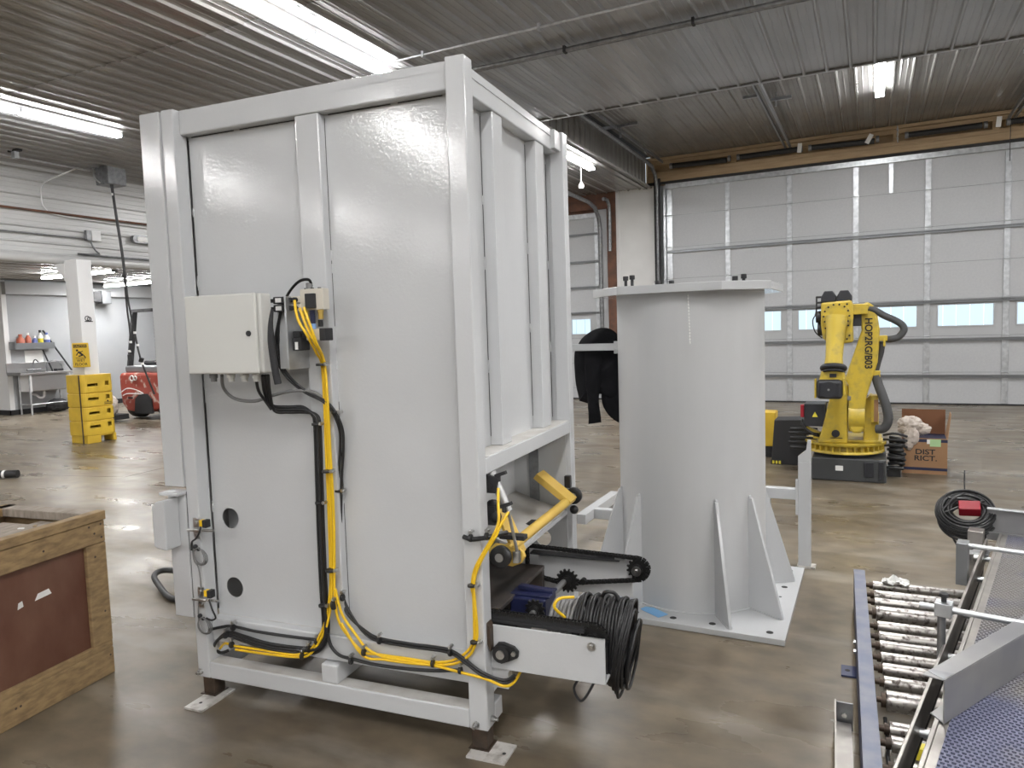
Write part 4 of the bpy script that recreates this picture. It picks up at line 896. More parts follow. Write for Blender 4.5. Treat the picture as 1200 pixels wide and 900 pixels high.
# body, hood roll and two sleeves (x,z outlines at y about 4)
cloth_shell([(-1.57, 1.40), (-1.42, 1.41), (-1.30, 1.41), (-1.295, 1.25), (-1.30, 1.12), (-1.36, 1.09), (-1.43, 1.12), (-1.47, 1.07), (-1.475, 1.055), (-1.555, 1.075), (-1.562, 1.085), (-1.585, 1.22)], 4.0, .035, 'body', jk, OJ, 3)
cloth_shell([(-1.50, 1.38), (-1.41, 1.36), (-1.405, 1.22), (-1.425, 1.10), (-1.418, .965), (-1.420, .955), (-1.488, .945), (-1.492, .955), (-1.495, 1.10), (-1.505, 1.2)], 3.965, .026, 'sleeve', jk, OJ, 4)
cloth_shell([(-1.40, 1.38), (-1.30, 1.38), (-1.285, 1.2), (-1.29, 1.05), (-1.295, .96), (-1.325, .95), (-1.385, .99), (-1.425, 1.06), (-1.425, 1.14), (-1.40, 1.22)], 4.02, .030, 'sleeve', jk, OJ, 5)
cloth_shell([(-1.570, 1.385), (-1.57, 1.43), (-1.52, 1.475), (-1.45, 1.505), (-1.38, 1.50), (-1.33, 1.46), (-1.31, 1.40), (-1.36, 1.38)], 4.055, .045, 'hood', jk, OJ, 6)

# ================================================================ robot arm
rb_ = thing('robot_arm', 'yellow six axis industrial robot arm with black motors and hoses, folded, on a charcoal base', 'robot', (-.22, 7.5, 0))
OR_ = (.22, -7.5, 0)
RY = M['robot']
def K(x, z, y):  # move a point of the robot's middle section to another depth of the arm, keeping its bearing
    k = y / 7.3; return (x * k, y, 1.52 + (z - 1.52) * k)
mb = MB(OR_); mb.box(-.506, 7.28, .0, .125, 7.85, .215); pl = mb.build('plinth', M['plinth'], rb_, .012)
mb = MB(OR_); mb.box(-.30, 7.272, .10, -.235, 7.28, .145); mb.build('label', M['white'], pl)
mb = MB(OR_); mb.box(-.06, 7.272, .05, .02, 7.28, .19); mb.box(.06, 7.27, .03, .10, 7.28, .20); mb.build('cover', M['robotk'], pl, .004)
mb = MB(OR_); mb.cyl((-.23, 7.62, .215), (-.23, 7.62, .25), .27, n=40); mb.build('riser_ring', M['robotk'], pl)
mb = MB(OR_); mb.lathe((-.23, 7.62, .248), (0, 0, 1), [(0, .345), (.022, .345), (.022, .30), (.075, .30), (.075, .36), (.098, .36)], 48); bs = mb.build('turntable', RY, rb_)
for k in range(18):
    a = PI + PI * k / 17; mb = MB(OR_); mb.bar((-.23 + .30 * math.cos(a), 7.62 + .30 * math.sin(a), .297), (-.23 + .342 * math.cos(a), 7.62 + .342 * math.sin(a), .297), .012, .053); mb.build('rib', RY, bs)
mb = MB(OR_); mb.box(-.40, 7.40, .346, .09, 7.86, .375); mb.build('deck', RY, rb_, .01)
mb = MB(OR_); mb.prism([(-.46, .346), (-.20, .346), (-.195, .89), (-.25, .90), (-.33, .87), (-.35, .78), (-.425, .45)], 'y', 7.33, 7.62); tw = mb.build('turret', RY, rb_, .012)
mb = MB(OR_); mb.cyl((-.30, 7.33, .44), (-.30, 7.315, .44), .035, n=20); mb.box(-.345, 7.322, .395, -.24, 7.33, .40); mb.build('port_cap', M['robotk'], tw)
mb = MB(OR_); mb.prism([(-.07, .346), (.06, .346), (.06, .62), (.0, .80), (-.06, .75)], 'y', 7.42, 7.66); mb.build('turret', RY, rb_, .012)
mb = MB(OR_); mb.cyl((-.125, 7.60, .63), (.04, 7.60, .63), .15, n=32); mb.build('motor_drum', M['robotk'], rb_)
la_o = [(-.10, 1.62), (-.04, 1.66), (.01, 1.62), (.045, 1.53), (.063, 1.40), (.060, 1.28), (.048, 1.11), (-.045, .78), (-.055, .62), (-.06, .50), (-.085, .455), (-.155, .455), (-.185, .50), (-.19, .62), (-.19, .90), (-.222, .95), (-.085, 1.40), (-.10, 1.52)]
mb = MB(OR_); mb.prism(la_o, 'y', 7.28, 7.50); la2 = mb.build('lower_arm', RY, rb_, .018)
mb = MB(OR_); mb.cyl((-.055, 7.40, .60), (-.19, 7.40, .60), .145, n=40); mb.build('joint_drum', RY, la2)
text_mesh('lettering', 'HOP2RG/B03', .085, Matrix.Translation((-.030 + .22, 7.276 - 7.5, 1.28)) @ Matrix.Rotation(PI / 2, 4, 'X') @ Matrix.Rotation(-PI / 2, 4, 'Z'), M['ink'], la2, .0008, sx=.95, off=.02)
mb = MB(OR_); mb.box(-.20, 7.38, .76, -.17, 7.27, .80); mb.build('stop', M['steel'], la2)
# elbow housing, forearm, wrist
mb = MB(OR_); mb.prism([(-.415, 1.66), (-.17, 1.675), (-.155, 1.64), (-.15, 1.52), (-.155, 1.47), (-.15, 1.30), (-.23, 1.29), (-.36, 1.30), (-.40, 1.34), (-.415, 1.46)], 'y', 7.10, 7.42); eb = mb.build('elbow_housing', RY, rb_, .015)
mb = MB(OR_); mb.cyl((-.285, 7.10, 1.535), (-.285, 7.06, 1.535), .118, n=40); mb.build('flange', RY, eb)
mb = MB(OR_)
for k in range(14):
    a = 2 * PI * k / 14; mb.cyl((-.285 + .105 * math.cos(a), 7.06, 1.535 + .105 * math.sin(a)), (-.285 + .105 * math.cos(a), 7.052, 1.535 + .105 * math.sin(a)), .0085, n=8)
for (x, z) in ((-.20, 1.64), (-.19, 1.45), (-.18, 1.36), (-.20, 1.33), (-.23, 1.30), (-.375, 1.43)): mb.cyl((x, 7.10, z), (x, 7.092, z), .009, n=8)
mb.build('bolt', M['ink'], eb, kind='stuff')
mb = MB(OR_); mb.box(-.16, 7.20, 1.545, -.035, 7.40, 1.64); mb.build('junction_block', RY, eb, .006)
mb = MB(OR_); mb.box(-.155, 7.24, 1.44, -.085, 7.42, 1.545); mb.build('shadow_block', M['robotk'], eb)
for x in (-.355, -.225):
    mb = MB(OR_); mb.prism([(x - .062, 1.665), (x + .062, 1.67), (x + .062, 1.715), (x + .034, 1.765), (x - .034, 1.765), (x - .062, 1.71)], 'y', 7.14, 7.36); mb.build('motor', M['robotk'], eb, .006)
mb = MB(OR_); mb.cyl((-.40, 7.25, 1.535), (-.465, 7.25, 1.535), .055, n=20); mb.cyl((-.385, 7.25, 1.42), (-.45, 7.25, 1.42), .06, n=20); mb.build('motor', M['robotk'], eb)
mb = MB(OR_)
for z in (1.715, 1.665, 1.62): mb.cyl((-.46, 7.2, z), (-.40, 7.2, z), .010, n=8)
mb.tube([(-.458, 7.2, 1.72), (-.458, 7.2, 1.60), (-.47, 7.2, 1.54)], .008, 6, 3); mb.tube([(-.46, 7.2, 1.56), (-.49, 7.2, 1.50), (-.47, 7.2, 1.40), (-.41, 7.2, 1.34)], .006, 6, 4); mb.build('cable', M['black'], eb)
a0 = Vector((-.283, 7.05, 1.53)); a1 = Vector((-.302, 6.93, 1.10))
mb = MB(OR_); dd = (a1 - a0); mb.lathe(a0, dd, [(0, .088), (.05, .088), (.12, .078), (dd.length - .07, .070), (dd.length - .03, .075), (dd.length, .075)], 32); fa = mb.build('forearm', RY, rb_)
mb = MB(OR_); mb.torus(a1 + Vector((0, -.02, -.02)), (0, .35, 1), .088, .024, 32, 10); mb.torus(a1 + Vector((0, -.025, -.055)), (0, .35, 1), .083, .013, 32, 8); mb.build('wrist_ring', M['robotk'], fa)
mb = MB(OR_); mb.prism([(-.40, 1.055), (-.345, 1.085), (-.27, 1.085), (-.215, 1.055), (-.20, .95), (-.205, .87), (-.41, .87), (-.42, .95)], 'y', 6.86, 7.00); wr = mb.build('wrist', RY, rb_, .015)
mb = MB(OR_); mb.box(-.33, 6.852, 1.005, -.275, 6.86, 1.035); mb.build('slot', M['robotk'], wr)
mb = MB(OR_); mb.box(-.435, 6.80, .815, -.225, 6.95, .985); mb.cyl((-.335, 6.80, .90), (-.335, 6.79, .90), .07, n=24); mb.build('wrist_motor', M['robotk'], wr, .03)
mb = MB(OR_); mb.box(-.452, 6.83, .82, -.436, 6.94, .99); mb.box(-.224, 6.82, .85, -.205, 6.95, 1.0); mb.build('end_cap', RY, wr, .006)
mb = MB(OR_); mb.cyl((-.335, 6.79, .90), (-.335, 6.785, .90), .010, n=10); mb.build('screw', M['steel'], wr)
# dress hoses
mb = MB(OR_); mb.tube([(-.028, 7.3, 1.598), (.03, 7.3, 1.572), (.10, 7.3, 1.525), (.177, 7.3, 1.485), (.238, 7.3, 1.44), (.253, 7.3, 1.39), (.215, 7.3, 1.335), (.165, 7.3, 1.318), (.12, 7.32, 1.315)], .030, 12, 6); mb.build('dress_hose', M['sleeve'], rb_)
mb = MB(OR_); mb.box(.055, 7.28, 1.30, .125, 7.34, 1.35); mb.box(.09, 7.27, 1.25, .11, 7.34, 1.32); mb.build('hose_bracket', RY, rb_, .004)
mb = MB(OR_); mb.tube([(.084, 7.32, 1.29), (.075, 7.34, 1.2), (.05, 7.36, 1.1), (.03, 7.36, 1.0)], .026, 10, 5); mb.tube([(.035, 7.33, .985), (.055, 7.32, .90), (.09, 7.31, .80), (.125, 7.30, .68), (.135, 7.30, .58), (.10, 7.31, .505), (.04, 7.33, .495)], .040, 12, 6); mb.build('dress_hose', M['sleeve'], rb_)
MB(OR_).box(.0, 7.30, .97, .07, 7.36, 1.03).build('hose_bracket', RY, rb_, .004); MB(OR_).box(.0, 7.36, .55, .055, 7.5, .80).build('side_cover', RY, rb_, .004)
mb = MB(OR_); mb.box(.02, 7.34, .56, .055, 7.36, .76); mb.build('label', M['card'], rb_)
jb = MB(OR_).box(-.575, 7.34, .50, -.39, 7.60, .715).build('junction_box', M['robotk'], rb_, .006)
mb = MB(OR_); mb.prism([(-.505, .59), (-.455, .59), (-.48, .64)], 'y', 7.336, 7.34); mb.build('warning_triangle', M['yellowl'], jb)
mb = MB(OR_); mb.box(-.61, 7.36, .58, -.576, 7.44, .70); mb.build('connector', M['redp'], jb, .006)
mb = MB(OR_)
for i, (x, z) in enumerate(((-.595, .56), (-.58, .54))): mb.tube([(x, 7.38, z), (x, 7.36, z - .05), (x + .08, 7.36, z - .12), (x + .14, 7.4, z - .14)], .010, 6, 4)
mb.build('cable', M['black'], jb)
mb = MB(OR_); mb.prism([(-.42, .43), (-.56, .49), (-.56, .47), (-.44, .40)], 'y', 7.40, 7.46); mb.box(-.50, 7.40, .375, -.42, 7.5, .43); mb.build('bracket', RY, rb_)
mb = MB(OR_)
for i, z in enumerate((.44, .40, .35, .31, .26)): mb.cyl((-.72 - .015 * (i % 2), 7.55, z - .0), (-.47, 7.55, z + .002), .016, n=10)
mb.build('hose', M['black'], rb_, label='black hoses leading out of the left of the base')
# black cable pile right of the robot
cp = thing('cable_pile', 'heap of black cables and straps between the robot base and the cardboard box', 'cable', (.2, 7.75, 0))
mb = MB((-.2, -7.75, 0)); random.seed(11)
for k in range(9):
    z = .09 + .030 * k + random.uniform(-.01, .01); x0 = .135 + .01 * (k % 3)
    mb.tube([(x0, 7.62 + .02 * (k % 3), z), (x0 + .12, 7.60, z + .02 * math.sin(k)), (.255, 7.66, z - .01), (.25, 7.82, z), (.16, 7.88, z + .01)], .016, 7, 4)
mb.box(.135, 7.62, 0, .25, 7.84, .07)
mb.build('cable', M['black'], cp)
mb = MB((-.2, -7.75, 0))
for z, a in ((.40, .02), (.36, 0), (.30, .01)): mb.tube([(.10, 7.6, z), (.20, 7.58, z + a), (.30, 7.62, z - .01)], .012, 6, 4)
mb.build('strap', M['blackm'], cp)
# black panel box and yellow bin at the left of the robot
t = thing('control_cabinet', 'black steel cabinet panel with a yellow and black tag, left of the robot', 'cabinet', (-.8, 8.0, 0))
mb = MB((.8, -8, 0)); mb.prism([(-.95, .0), (-.60, .0), (-.60, .48), (-.915, .47)], 'y', 7.95, 8.25); mb.build('body', M['blackm'], t, .006)
mb = MB((.8, -8, 0)); mb.box(-.95, 7.935, .0, -.835, 7.95, .05); mb.build('tag_plate', M['blackm'], t)
for k in range(3): MB((.8, -8, 0)).box(-.935 + .032 * k, 7.932, .010, -.915 + .032 * k, 7.936, .042).build('stripe', M['yellowl'], t)
t = MB().box(-1.13, 8.35, .12, -.95, 8.6, .50).build('yellow_bin', M['guard'], None, .01); tag(t, 'plain yellow box edge showing between the pedestal and the black cabinet', 'box')
MB().box(-1.12, 8.36, 0, -.96, 8.59, .12).build('bin_foot', M['blackm'], t)
# cardboard box
bx = thing('cardboard_box', 'open brown cardboard box with dark lettering and a dark stripe, right of the robot', 'box', (.46, 8.05, 0), math.radians(-1.5))
mb = MB((-.0, 0, 0)); w2, d2, h2 = .19, .20, .345
mb.box(-w2, -d2 + .0, 0, w2, -d2 + .006, h2); mb.box(-w2, d2 - .006, 0, w2, d2, h2); mb.box(-w2, -d2 + .006, 0, -w2 + .006, d2 - .006, h2); mb.box(w2 - .006, -d2 + .006, 0, w2, d2 - .006, h2); mb.box(-w2, -d2 + .006, 0, w2, d2 - .006, .006)
bo = mb.build('carton', M['card'], bx)
mb = MB(); mb.box(-w2 + .0065, d2 - .013, .01, w2 - .0065, d2 - .007, h2 + .0); mb.box(-w2 - .0, d2 - .004, h2, w2, d2, h2 + .235); mb.build('flap', M['cardin'], bx, label='raised rear flap, dark brown inside')
mb = MB(); mb.add([(w2, -d2, h2), (w2, d2, h2), (w2 + .035, d2 - .0, h2 + .215), (w2 + .035, -d2 + .20, h2 + .215), (w2 + .004, -d2, h2), (w2 + .004, d2, h2), (w2 + .039, d2, h2 + .215), (w2 + .039, -d2 + .20, h2 + .215)], [(0, 1, 2, 3), (4, 5, 6, 7), (0, 1, 5, 4), (1, 2, 6, 5), (2, 3, 7, 6), (3, 0, 4, 7)]); mb.build('flap', M['card'], bx)
mb = MB(); mb.box(-w2 + .01, -d2 + .008, h2 - .10, w2 - .008, d2 - .02, h2 - .095); mb.build('filling', M['cardin'], bx)
mb = MB(); mb.box(-w2 - .0008, -d2 - .0008, .035, w2 + .0008, d2, .062); mb.build('printed_stripe', M['navy'], bo)
mb = MB(); mb.box(-w2 - .0008, -d2 - .0008, .308, w2 + .0008, d2, .336); mb.build('printed_stripe', M['navy'], bo)
mb = MB(); mb.box(.045, -d2 - .0014, .268, .135, -d2 - .0009, .338); mb.build('sticker', M['green'], bo)
mb = MB(); mb.box(.02, -d2 - .0012, .292, .048, -d2 - .0009, .335); mb.build('sticker', M['white'], bo)
TX = lambda x, z: Matrix.Translation((x, -d2 - .0012, z)) @ Matrix.Rotation(PI / 2, 4, 'X')
text_mesh('lettering', 'DIST', .068, TX(.006, .212), M['ink'], bo, .0004, 1.2, off=.02)
text_mesh('lettering', 'RICT.', .068, TX(.010, .150), M['ink'], bo, .0004, 1.2, off=.02)
# rag
rg = thing('rag', 'crumpled off white cotton rag hanging over the left edge of the cardboard box', 'rag', (.33, 7.95, .36))
from mathutils import noise
def lump(c, r, sc_, seed, amp=.3, fr=3.2):
    bm = bmesh.new(); bmesh.ops.create_icosphere(bm, subdivisions=4, radius=1)
    for v in bm.verts:
        d = noise.noise(v.co * fr + Vector((seed, 0, 0))) + .5 * noise.noise(v.co * fr * 2.3 + Vector((0, seed, 0))); rd = 1 - abs(d) * amp * 2 + .1
        v.co = Vector((v.co.x * sc_[0], v.co.y * sc_[1], v.co.z * sc_[2])) * r * rd + Vector(c)
    vs = [tuple(v.co) for v in bm.verts]; fs = [[v.index for v in f.verts] for f in bm.faces]; bm.free(); return vs, fs
mb = MB((-.33, -7.95, -.36))
for c, r, s_, sd in (((.335, 7.93, .47), .10, (1.1, .9, .75), 1), ((.42, 7.95, .42), .075, (1.3, .8, .8), 2), ((.345, 7.855, .36), .07, (.9, .5, 1.3), 3), ((.325, 7.845, .28), .045, (.8, .5, 1.2), 4), ((.30, 7.9, .42), .07, (1, .8, .7), 6)):
    a, b = lump(c, r, s_, sd * 3.7); mb.add(a, b, True)
mb.build('cloth', M['cloth'], rg)

# ================================================================ wooden crate at the lower left
ct = thing('wooden_crate', 'weathered pine framed crate with red brown plywood sides and loose chips on its recessed lid', 'crate', (-3.118, 2.035, 0), math.atan2(-.99, .14) + PI / 2)
# local: -x runs along the back edge, -y towards the viewer
cw, cl_ = .60, 1.35
def cp_(mb, n, m_, bev=.004, label=None): return mb.build(n, M[m_], ct, bev, label)
cp_(MB().box(-.022, -cl_, .0, 0, 0, .125), 'bottom_rail', 'crate', .006)
cp_(MB().box(-.024, -cl_, .125, -.002, -.0, .155), 'bottom_rail', 'crate', .004)
cp_(MB().box(-.022, -.10, .155, 0, 0, .615), 'stile', 'crate')
cp_(MB().box(-.022, -cl_, .155, 0, -cl_ + .10, .615), 'stile', 'crate')
cp_(MB().box(-.022, -cl_, .617, 0, 0, .715), 'top_rail', 'crate')
cp_(MB().box(-.042, -cl_, .717, .006, .006, .758), 'cap_board', 'crate')
cp_(MB().box(-.060, -cl_, .02, -.023, -.02, .72), 'side_panel', 'ply', 0)
cp_(MB().box(-cw, -.02, .0, -.02, 0, .715), 'back_panel', 'crate')
cp_(MB().box(-cw, -.070, .717, -.044, .006, .756), 'cap_board', 'crate2')
cp_(MB().box(-cw - .02, -cl_, .0, -cw, 0, .715), 'side_panel', 'crate')
cp_(MB().box(-cw - .02, -cl_, .717, -cw + .06, .006, .756), 'cap_board', 'crate')
cp_(MB().box(-cw + .0, -cl_, .60, -.062, -.022, .618), 'floor_board', 'ply')
cp_(MB().box(-.30, -cl_, .690, -.0425, -.0705, .712), 'lid_board', 'crate2'); cp_(MB().box(-.47, -cl_, .688, -.305, -.12, .709), 'lid_board', 'crate2')
cp_(MB().box(-cw, -cl_, .0, -.06, -cl_ + .02, .7), 'front_panel', 'crate', 0)
mb = MB()
for y, z in ((-.055, .665), (-.02, .70), (-.02, .64), (-.3, .66), (-.5, .655), (-.08, .70), (-.02, .09), (-.06, .56), (-.03, .3), (-.45, .07), (-.47, .07)): mb.cyl((.0, y, z), (.0008, y, z), .005, n=8)
mb.build('nail_head', M['raw'], ct, kind='stuff')
for (y, z, w_, h_) in ((-.30, .475, .075, .030), (-.40, .465, .025, .030)):
    mb = MB(); mb.prism([(y - w_ / 2, z - h_ / 2), (y + w_ / 2, z - h_ * .3), (y + w_ * .35, z + h_ / 2), (y - w_ * .3, z + h_ * .35)], 'x', -.0232, -.0215); mb.build('paper_scrap', M['white'], ct)
random.seed(5)
for k in range(12):
    x, y = random.uniform(-.29, -.08), random.uniform(-.50, -.12)
    mb = MB((0, 0, 0), Matrix.Translation((x, y, .7122)) @ Matrix.Rotation(random.uniform(0, 3), 4, 'Z')); mb.box(-.012, -.006, 0, .012, .006, .003); mb.build('chip', M['white'] if k % 2 else M['crate'], ct)
t = thing('black_pipe', 'short black pipe with a silver band lying on the floor at the left edge', 'pipe', (-8.9, 4.62, .05))
mb = MB((8.9, -4.62, -.05)); mb.cyl((-9.3, 4.40, .05), (-8.72, 4.72, .05), .045, n=16); mb.build('pipe', M['black'], t)
mb = MB((8.9, -4.62, -.05)); mb.cyl((-8.86, 4.643, .05), (-8.835, 4.657, .05), .047, n=16); mb.build('band', M['white'], t)

# ================================================================ annex side: column, guards, forklift, sink
cm = thing('column', 'white square column carrying the corrugated bulkhead, ringed by a yellow guard', 'column', (-10.75, 6.91, 0))
OC = (10.75, -6.91, 0)
MB(OC).box(-10.9, 6.80, 0, -10.6, 7.03, 2.76).build('shaft', M['wallw'], cm, .008)
MB(OC).prism([(-11.15, 2.72), (-10.9, 2.72), (-10.9, 2.45)], 'y', 6.80, 7.03).build('corbel', M['wallw'], cm)
mb = MB(OC); mb.torus((-10.597, 6.90, 1.88), (1, 0, 0), .035, .006, 12, 5); mb.torus((-10.597, 6.93, 1.87), (1, 0, 0), .03, .006, 12, 5); mb.bar((-10.596, 6.86, 1.835), (-10.596, 6.98, 1.835), .012, .012); mb.build('printed_mark', M['ink'], cm)
cg = thing('column_guard', 'yellow plastic column guard with molded recesses around the white column', 'column guard', (-10.685, 6.915, 0))
OG = (10.685, -6.915, 0)
def rrect(x0, y0, x1, y1, r, n=5):
    out = []
    for cx, cy_, a in ((x1 - r, y0 + r, -90), (x1 - r, y1 - r, 0), (x0 + r, y1 - r, 90), (x0 + r, y0 + r, 180)):
        for k in range(n + 1): t = math.radians(a + 90 * k / n); out.append((cx + r * math.cos(t), cy_ + r * math.sin(t)))
    return out
GX0, GX1, GY0, GY1 = -10.92, -10.47, 6.665, 7.165
def guard_layer(z0, z1, ins=0.0):
    mb = MB(OG); a = rrect(GX0 + ins, GY0 + ins, GX1 - ins, GY1 - ins, .09); b = rrect(-10.905, 6.79, -10.595, 7.04, .01); n = len(a)
    vs = [(p[0], p[1], z) for z in (z0, z1) for p in a] + [(p[0], p[1], z) for z in (z0, z1) for p in b]
    fs = []
    for i in range(n):
        j = (i + 1) % n; fs += [(i, j, n + j, n + i), (2 * n + i, 3 * n + i, 3 * n + j, 2 * n + j), (n + i, n + j, 3 * n + j, 3 * n + i), (i, 2 * n + i, 2 * n + j, j)]
    mb.add(vs, fs); return mb
zs_ = [(.12, .33), (.345, .54), (.555, .75), (.765, .955)]
for i, (a, b) in enumerate(zs_): guard_layer(a, b + (.0 if i < 3 else .08), .0).build('guard_band', M['guard'], cg, .008)
guard_layer(.10, 1.0, .012).build('guard_core', M['guard'], cg)
for (y0, y1) in ((GY0 + .02, 6.90), (7.10, GY1 - .02)): MB(OG).box(GX0 + .05, y0, 0, GX1 - .005, y1, .12).build('foot', M['guard'], cg, .01)
def carve(o, boxes, off):
    cut = MB(off)
    for bx_ in boxes: cut.box(*bx_)
    c = cut.build('cutter', M['guard']); m_ = o.modifiers.new('cut', 'BOOLEAN'); m_.operation = 'DIFFERENCE'; m_.object = c; m_.solver = 'EXACT'
    o.modifiers.move(len(o.modifiers) - 1, 0)
    c.location = o.parent.location
    dg = bpy.context.evaluated_depsgraph_get(); me = bpy.data.meshes.new_from_object(o.evaluated_get(dg)); o.modifiers.clear(); o.data = me
    bpy.data.objects.remove(c)
for o_ in [c for c in cg.children if c.name.startswith(('guard_band', 'guard_core'))]:
    carve(o_, [(GX1 - .05, 6.74, z - .022, GX1 + .05, 6.90, z + .018) for z in (.25, .455, .67, .88)] + [(GX1 - .05, 7.02, z - .02, GX1 + .05, 7.075, z + .045) for z in (.25, .455, .67, .88)], OG)
MB(OG).box(-10.56, GY0 - .004, .0, -10.535, GY0 + .002, 1.03).build('strap_slot', M['raw'], cg)
mb = MB(OG); mb.box(GX1 + .0, 6.98, .575, GX1 + .002, 7.10, .585); mb.box(GX1, 6.98, .600, GX1 + .002, 7.10, .607); mb.ball((GX1, 7.04, .622), .014, 8, (.1, 1, 1)); mb.build('printed_mark', M['ink'], cg)
# wet floor sign
ws = thing('wet_floor_sign', 'yellow folding wet floor sign hung on the white column', 'sign', (-10.575, 6.745, 1.33), math.radians(32))
mb = MB(); mb.prism([(-.125, -.18), (.125, -.18), (.115, .185), (-.115, .185)], 'y', -.012, .012); mb.build('board', M['guard'], ws, .01)
mb = MB(); mb.box(-.095, -.0135, .115, .095, -.0125, .160); mb.build('header_band', M['ink'], ws)
mb = MB(); mb.ball((-.045, -.013, .075), .017, 8, (1, .1, 1)); mb.bar((-.03, -.013, .055), (.035, -.013, .0), .003, .028, (0, 0, 1)); mb.bar((-.03, -.013, .045), (-.06, -.013, .0), .003, .014); mb.bar((-.01, -.013, .045), (.035, -.013, .06), .003, .012)
mb.bar((.03, -.013, .0), (-.03, -.013, -.015), .003, .018); mb.bar((.04, -.013, .0), (.07, -.013, -.035), .003, .016); mb.bar((-.07, -.013, -.04), (.075, -.013, -.045), .003, .008); mb.build('slipping_figure', M['ink'], ws)
RX = Matrix.Rotation(PI / 2, 4, 'X')
text_mesh('lettering', 'CAUTION', .038, Matrix.Translation((0, -.0145, .137)) @ RX, M['guard'], ws, .0003)
text_mesh('lettering', 'WET', .055, Matrix.Translation((0, -.0130, -.080)) @ RX, M['ink'], ws, .0003)
text_mesh('lettering', 'FLOOR', .055, Matrix.Translation((0, -.0130, -.135)) @ RX, M['ink'], ws, .0003)
# camera, junction box, emergency light on the bulkhead
t = thing('security_camera', 'small pale dome camera below the bulkhead trim, right of the white column', 'camera', (-10.98, 7.20, 2.72))
mb = MB(); mb.lathe((0, 0, .06), (.35, .2, -.9), [(0, .05), (.06, .06), (.08, .055)], 16); mb.build('housing', M['corr'], t)
mb = MB(); mb.lathe((.03, .02, -.015), (.35, .2, -.9), [(0, .05), (.03, .035), (.04, .01)], 16); mb.build('lens', M['blackm'], t)
mb = MB(); mb.cyl((-.12, 0, .06), (0, 0, .05), .03, n=10); mb.build('bracket', M['galvd'], t)
t = thing('junction_box', 'small square junction box on the corrugated bulkhead where a conduit turns down', 'junction box', (XL + .05, 7.44, 3.22))
MB().box(-.03, -.03, -.09, .05, .12, .07).build('body', M['wallw'], t, .005); MB().box(-.03, -.11, -.09, .04, -.035, .07).build('side_box', M['galvd'], t, .005)
t = thing('emergency_light', 'oval emergency light with a wire guard on the bulkhead beside the hanging cables', 'light', (XL + .06, 8.36, 3.23))
mb = MB(); mb.prism(rrect(-.24, -.065, .24, .065, .06), 'x', -.03, .05); mb.build('housing', M['galvd'], t)
mb = MB(); mb.prism(rrect(-.17, -.04, .17, .04, .03), 'x', .05, .06); mb.build('lens', M['white'], t)
t = thing('ceiling_box', 'gray metal box under the ceiling that the hanging cables come out of', 'box', (-10.42, 7.32, 4.08))
MB().box(-.18, -.12, -.18, .12, .18, .09).build('body', M['galvd'], t, .01)
mb = MB(); mb.tube([(-.18, -.15, .07), (-.1, -.2, .0), (-.05, -.22, -.1), (-.05, -.14, -.16)], .012, 8, 5); mb.build('conduit', M['galv'], t)
mb = MB(); mb.tube([(-10.7, 7.0, 4.14), (-10.7, 6.75, 4.0), (-11.1, 6.70, 3.9), (XL + .04, 6.7, 3.7), (XL + .04, 6.75, 3.55), (XL + .05, 7.0, 3.47), (XL + .05, 8.5, 3.44)], .010, 6, 5); tag(mb.build('white_cable', M['wallw']), 'thin white cable looping down the corrugated bulkhead beside the ceiling box', 'cable')
t = thing('ceiling_hanger', 'small dark bracket holding the pipe near the bulkhead at the far left', 'bracket', (-10.5, 6.0, 4.1))
MB().box(-.04, -.03, -.04, .04, .03, .08).build('clamp', M['galv'], t); MB().box(-.10, -.04, .05, .10, .04, .09).build('base', M['blackm'], t)
# hanging pendant cables
def onx_(u_y, z): return u_y
hc = thing('hanging_cables', 'two black cables with white bands hanging from the ceiling box in front of the forklift', 'cable', (-10.35, 7.3, 3.95))
HO = (10.35, -7.3, -3.95)
mb = MB(HO); mb.tube([(-10.401, 7.274, 4.15), (-10.368, 7.291, 3.828), (-10.332, 7.309, 3.314), (-10.295, 7.328, 2.822), (-10.283, 7.334, 2.302), (-10.278, 7.336, 2.014), (-10.263, 7.344, 1.711), (-10.265, 7.342, 1.487), (-10.289, 7.33, 1.303)], .015, 6, 4); mb.build('cable', M['black'], hc)
mb = MB(HO); mb.tube([(-10.355, 7.298, 4.15), (-10.352, 7.297, 3.828), (-10.317, 7.315, 3.314), (-10.279, 7.333, 2.822), (-10.262, 7.34, 2.301), (-10.243, 7.354, 2.012), (-10.196, 7.377, 1.643), (-10.166, 7.392, 1.378), (-10.131, 7.41, 1.191), (-10.074, 7.439, 0.977), (-9.986, 7.483, 0.681)], .015, 6, 4); mb.build('cable', M['black'], hc)
for p in ((-10.36, 7.291, 3.75), (-10.278, 7.336, 2.367), (-10.196, 7.377, 1.643), (-10.169, 7.391, 1.45), (-10.265, 7.343, 1.5), (-10.285, 7.331, 1.36), (-10.122, 7.414, 1.16)):
    mb = MB(HO); mb.cyl((p[0], p[1], p[2] - .015), (p[0], p[1], p[2] + .02), .021, n=8); mb.build('band', M['white'], hc)
mb = MB(HO); mb.cyl((-10.289, 7.33, 1.22), (-10.287, 7.33, 1.31), .035, n=10); mb.cyl((-10.145, 7.405, 1.19), (-10.125, 7.414, 1.25), .035, n=10); mb.build('plug', M['black'], hc)
mb = MB(HO); mb.ball((-10.285, 7.334, 2.52), .035, 8); mb.build('clip', M['blackm'], hc)

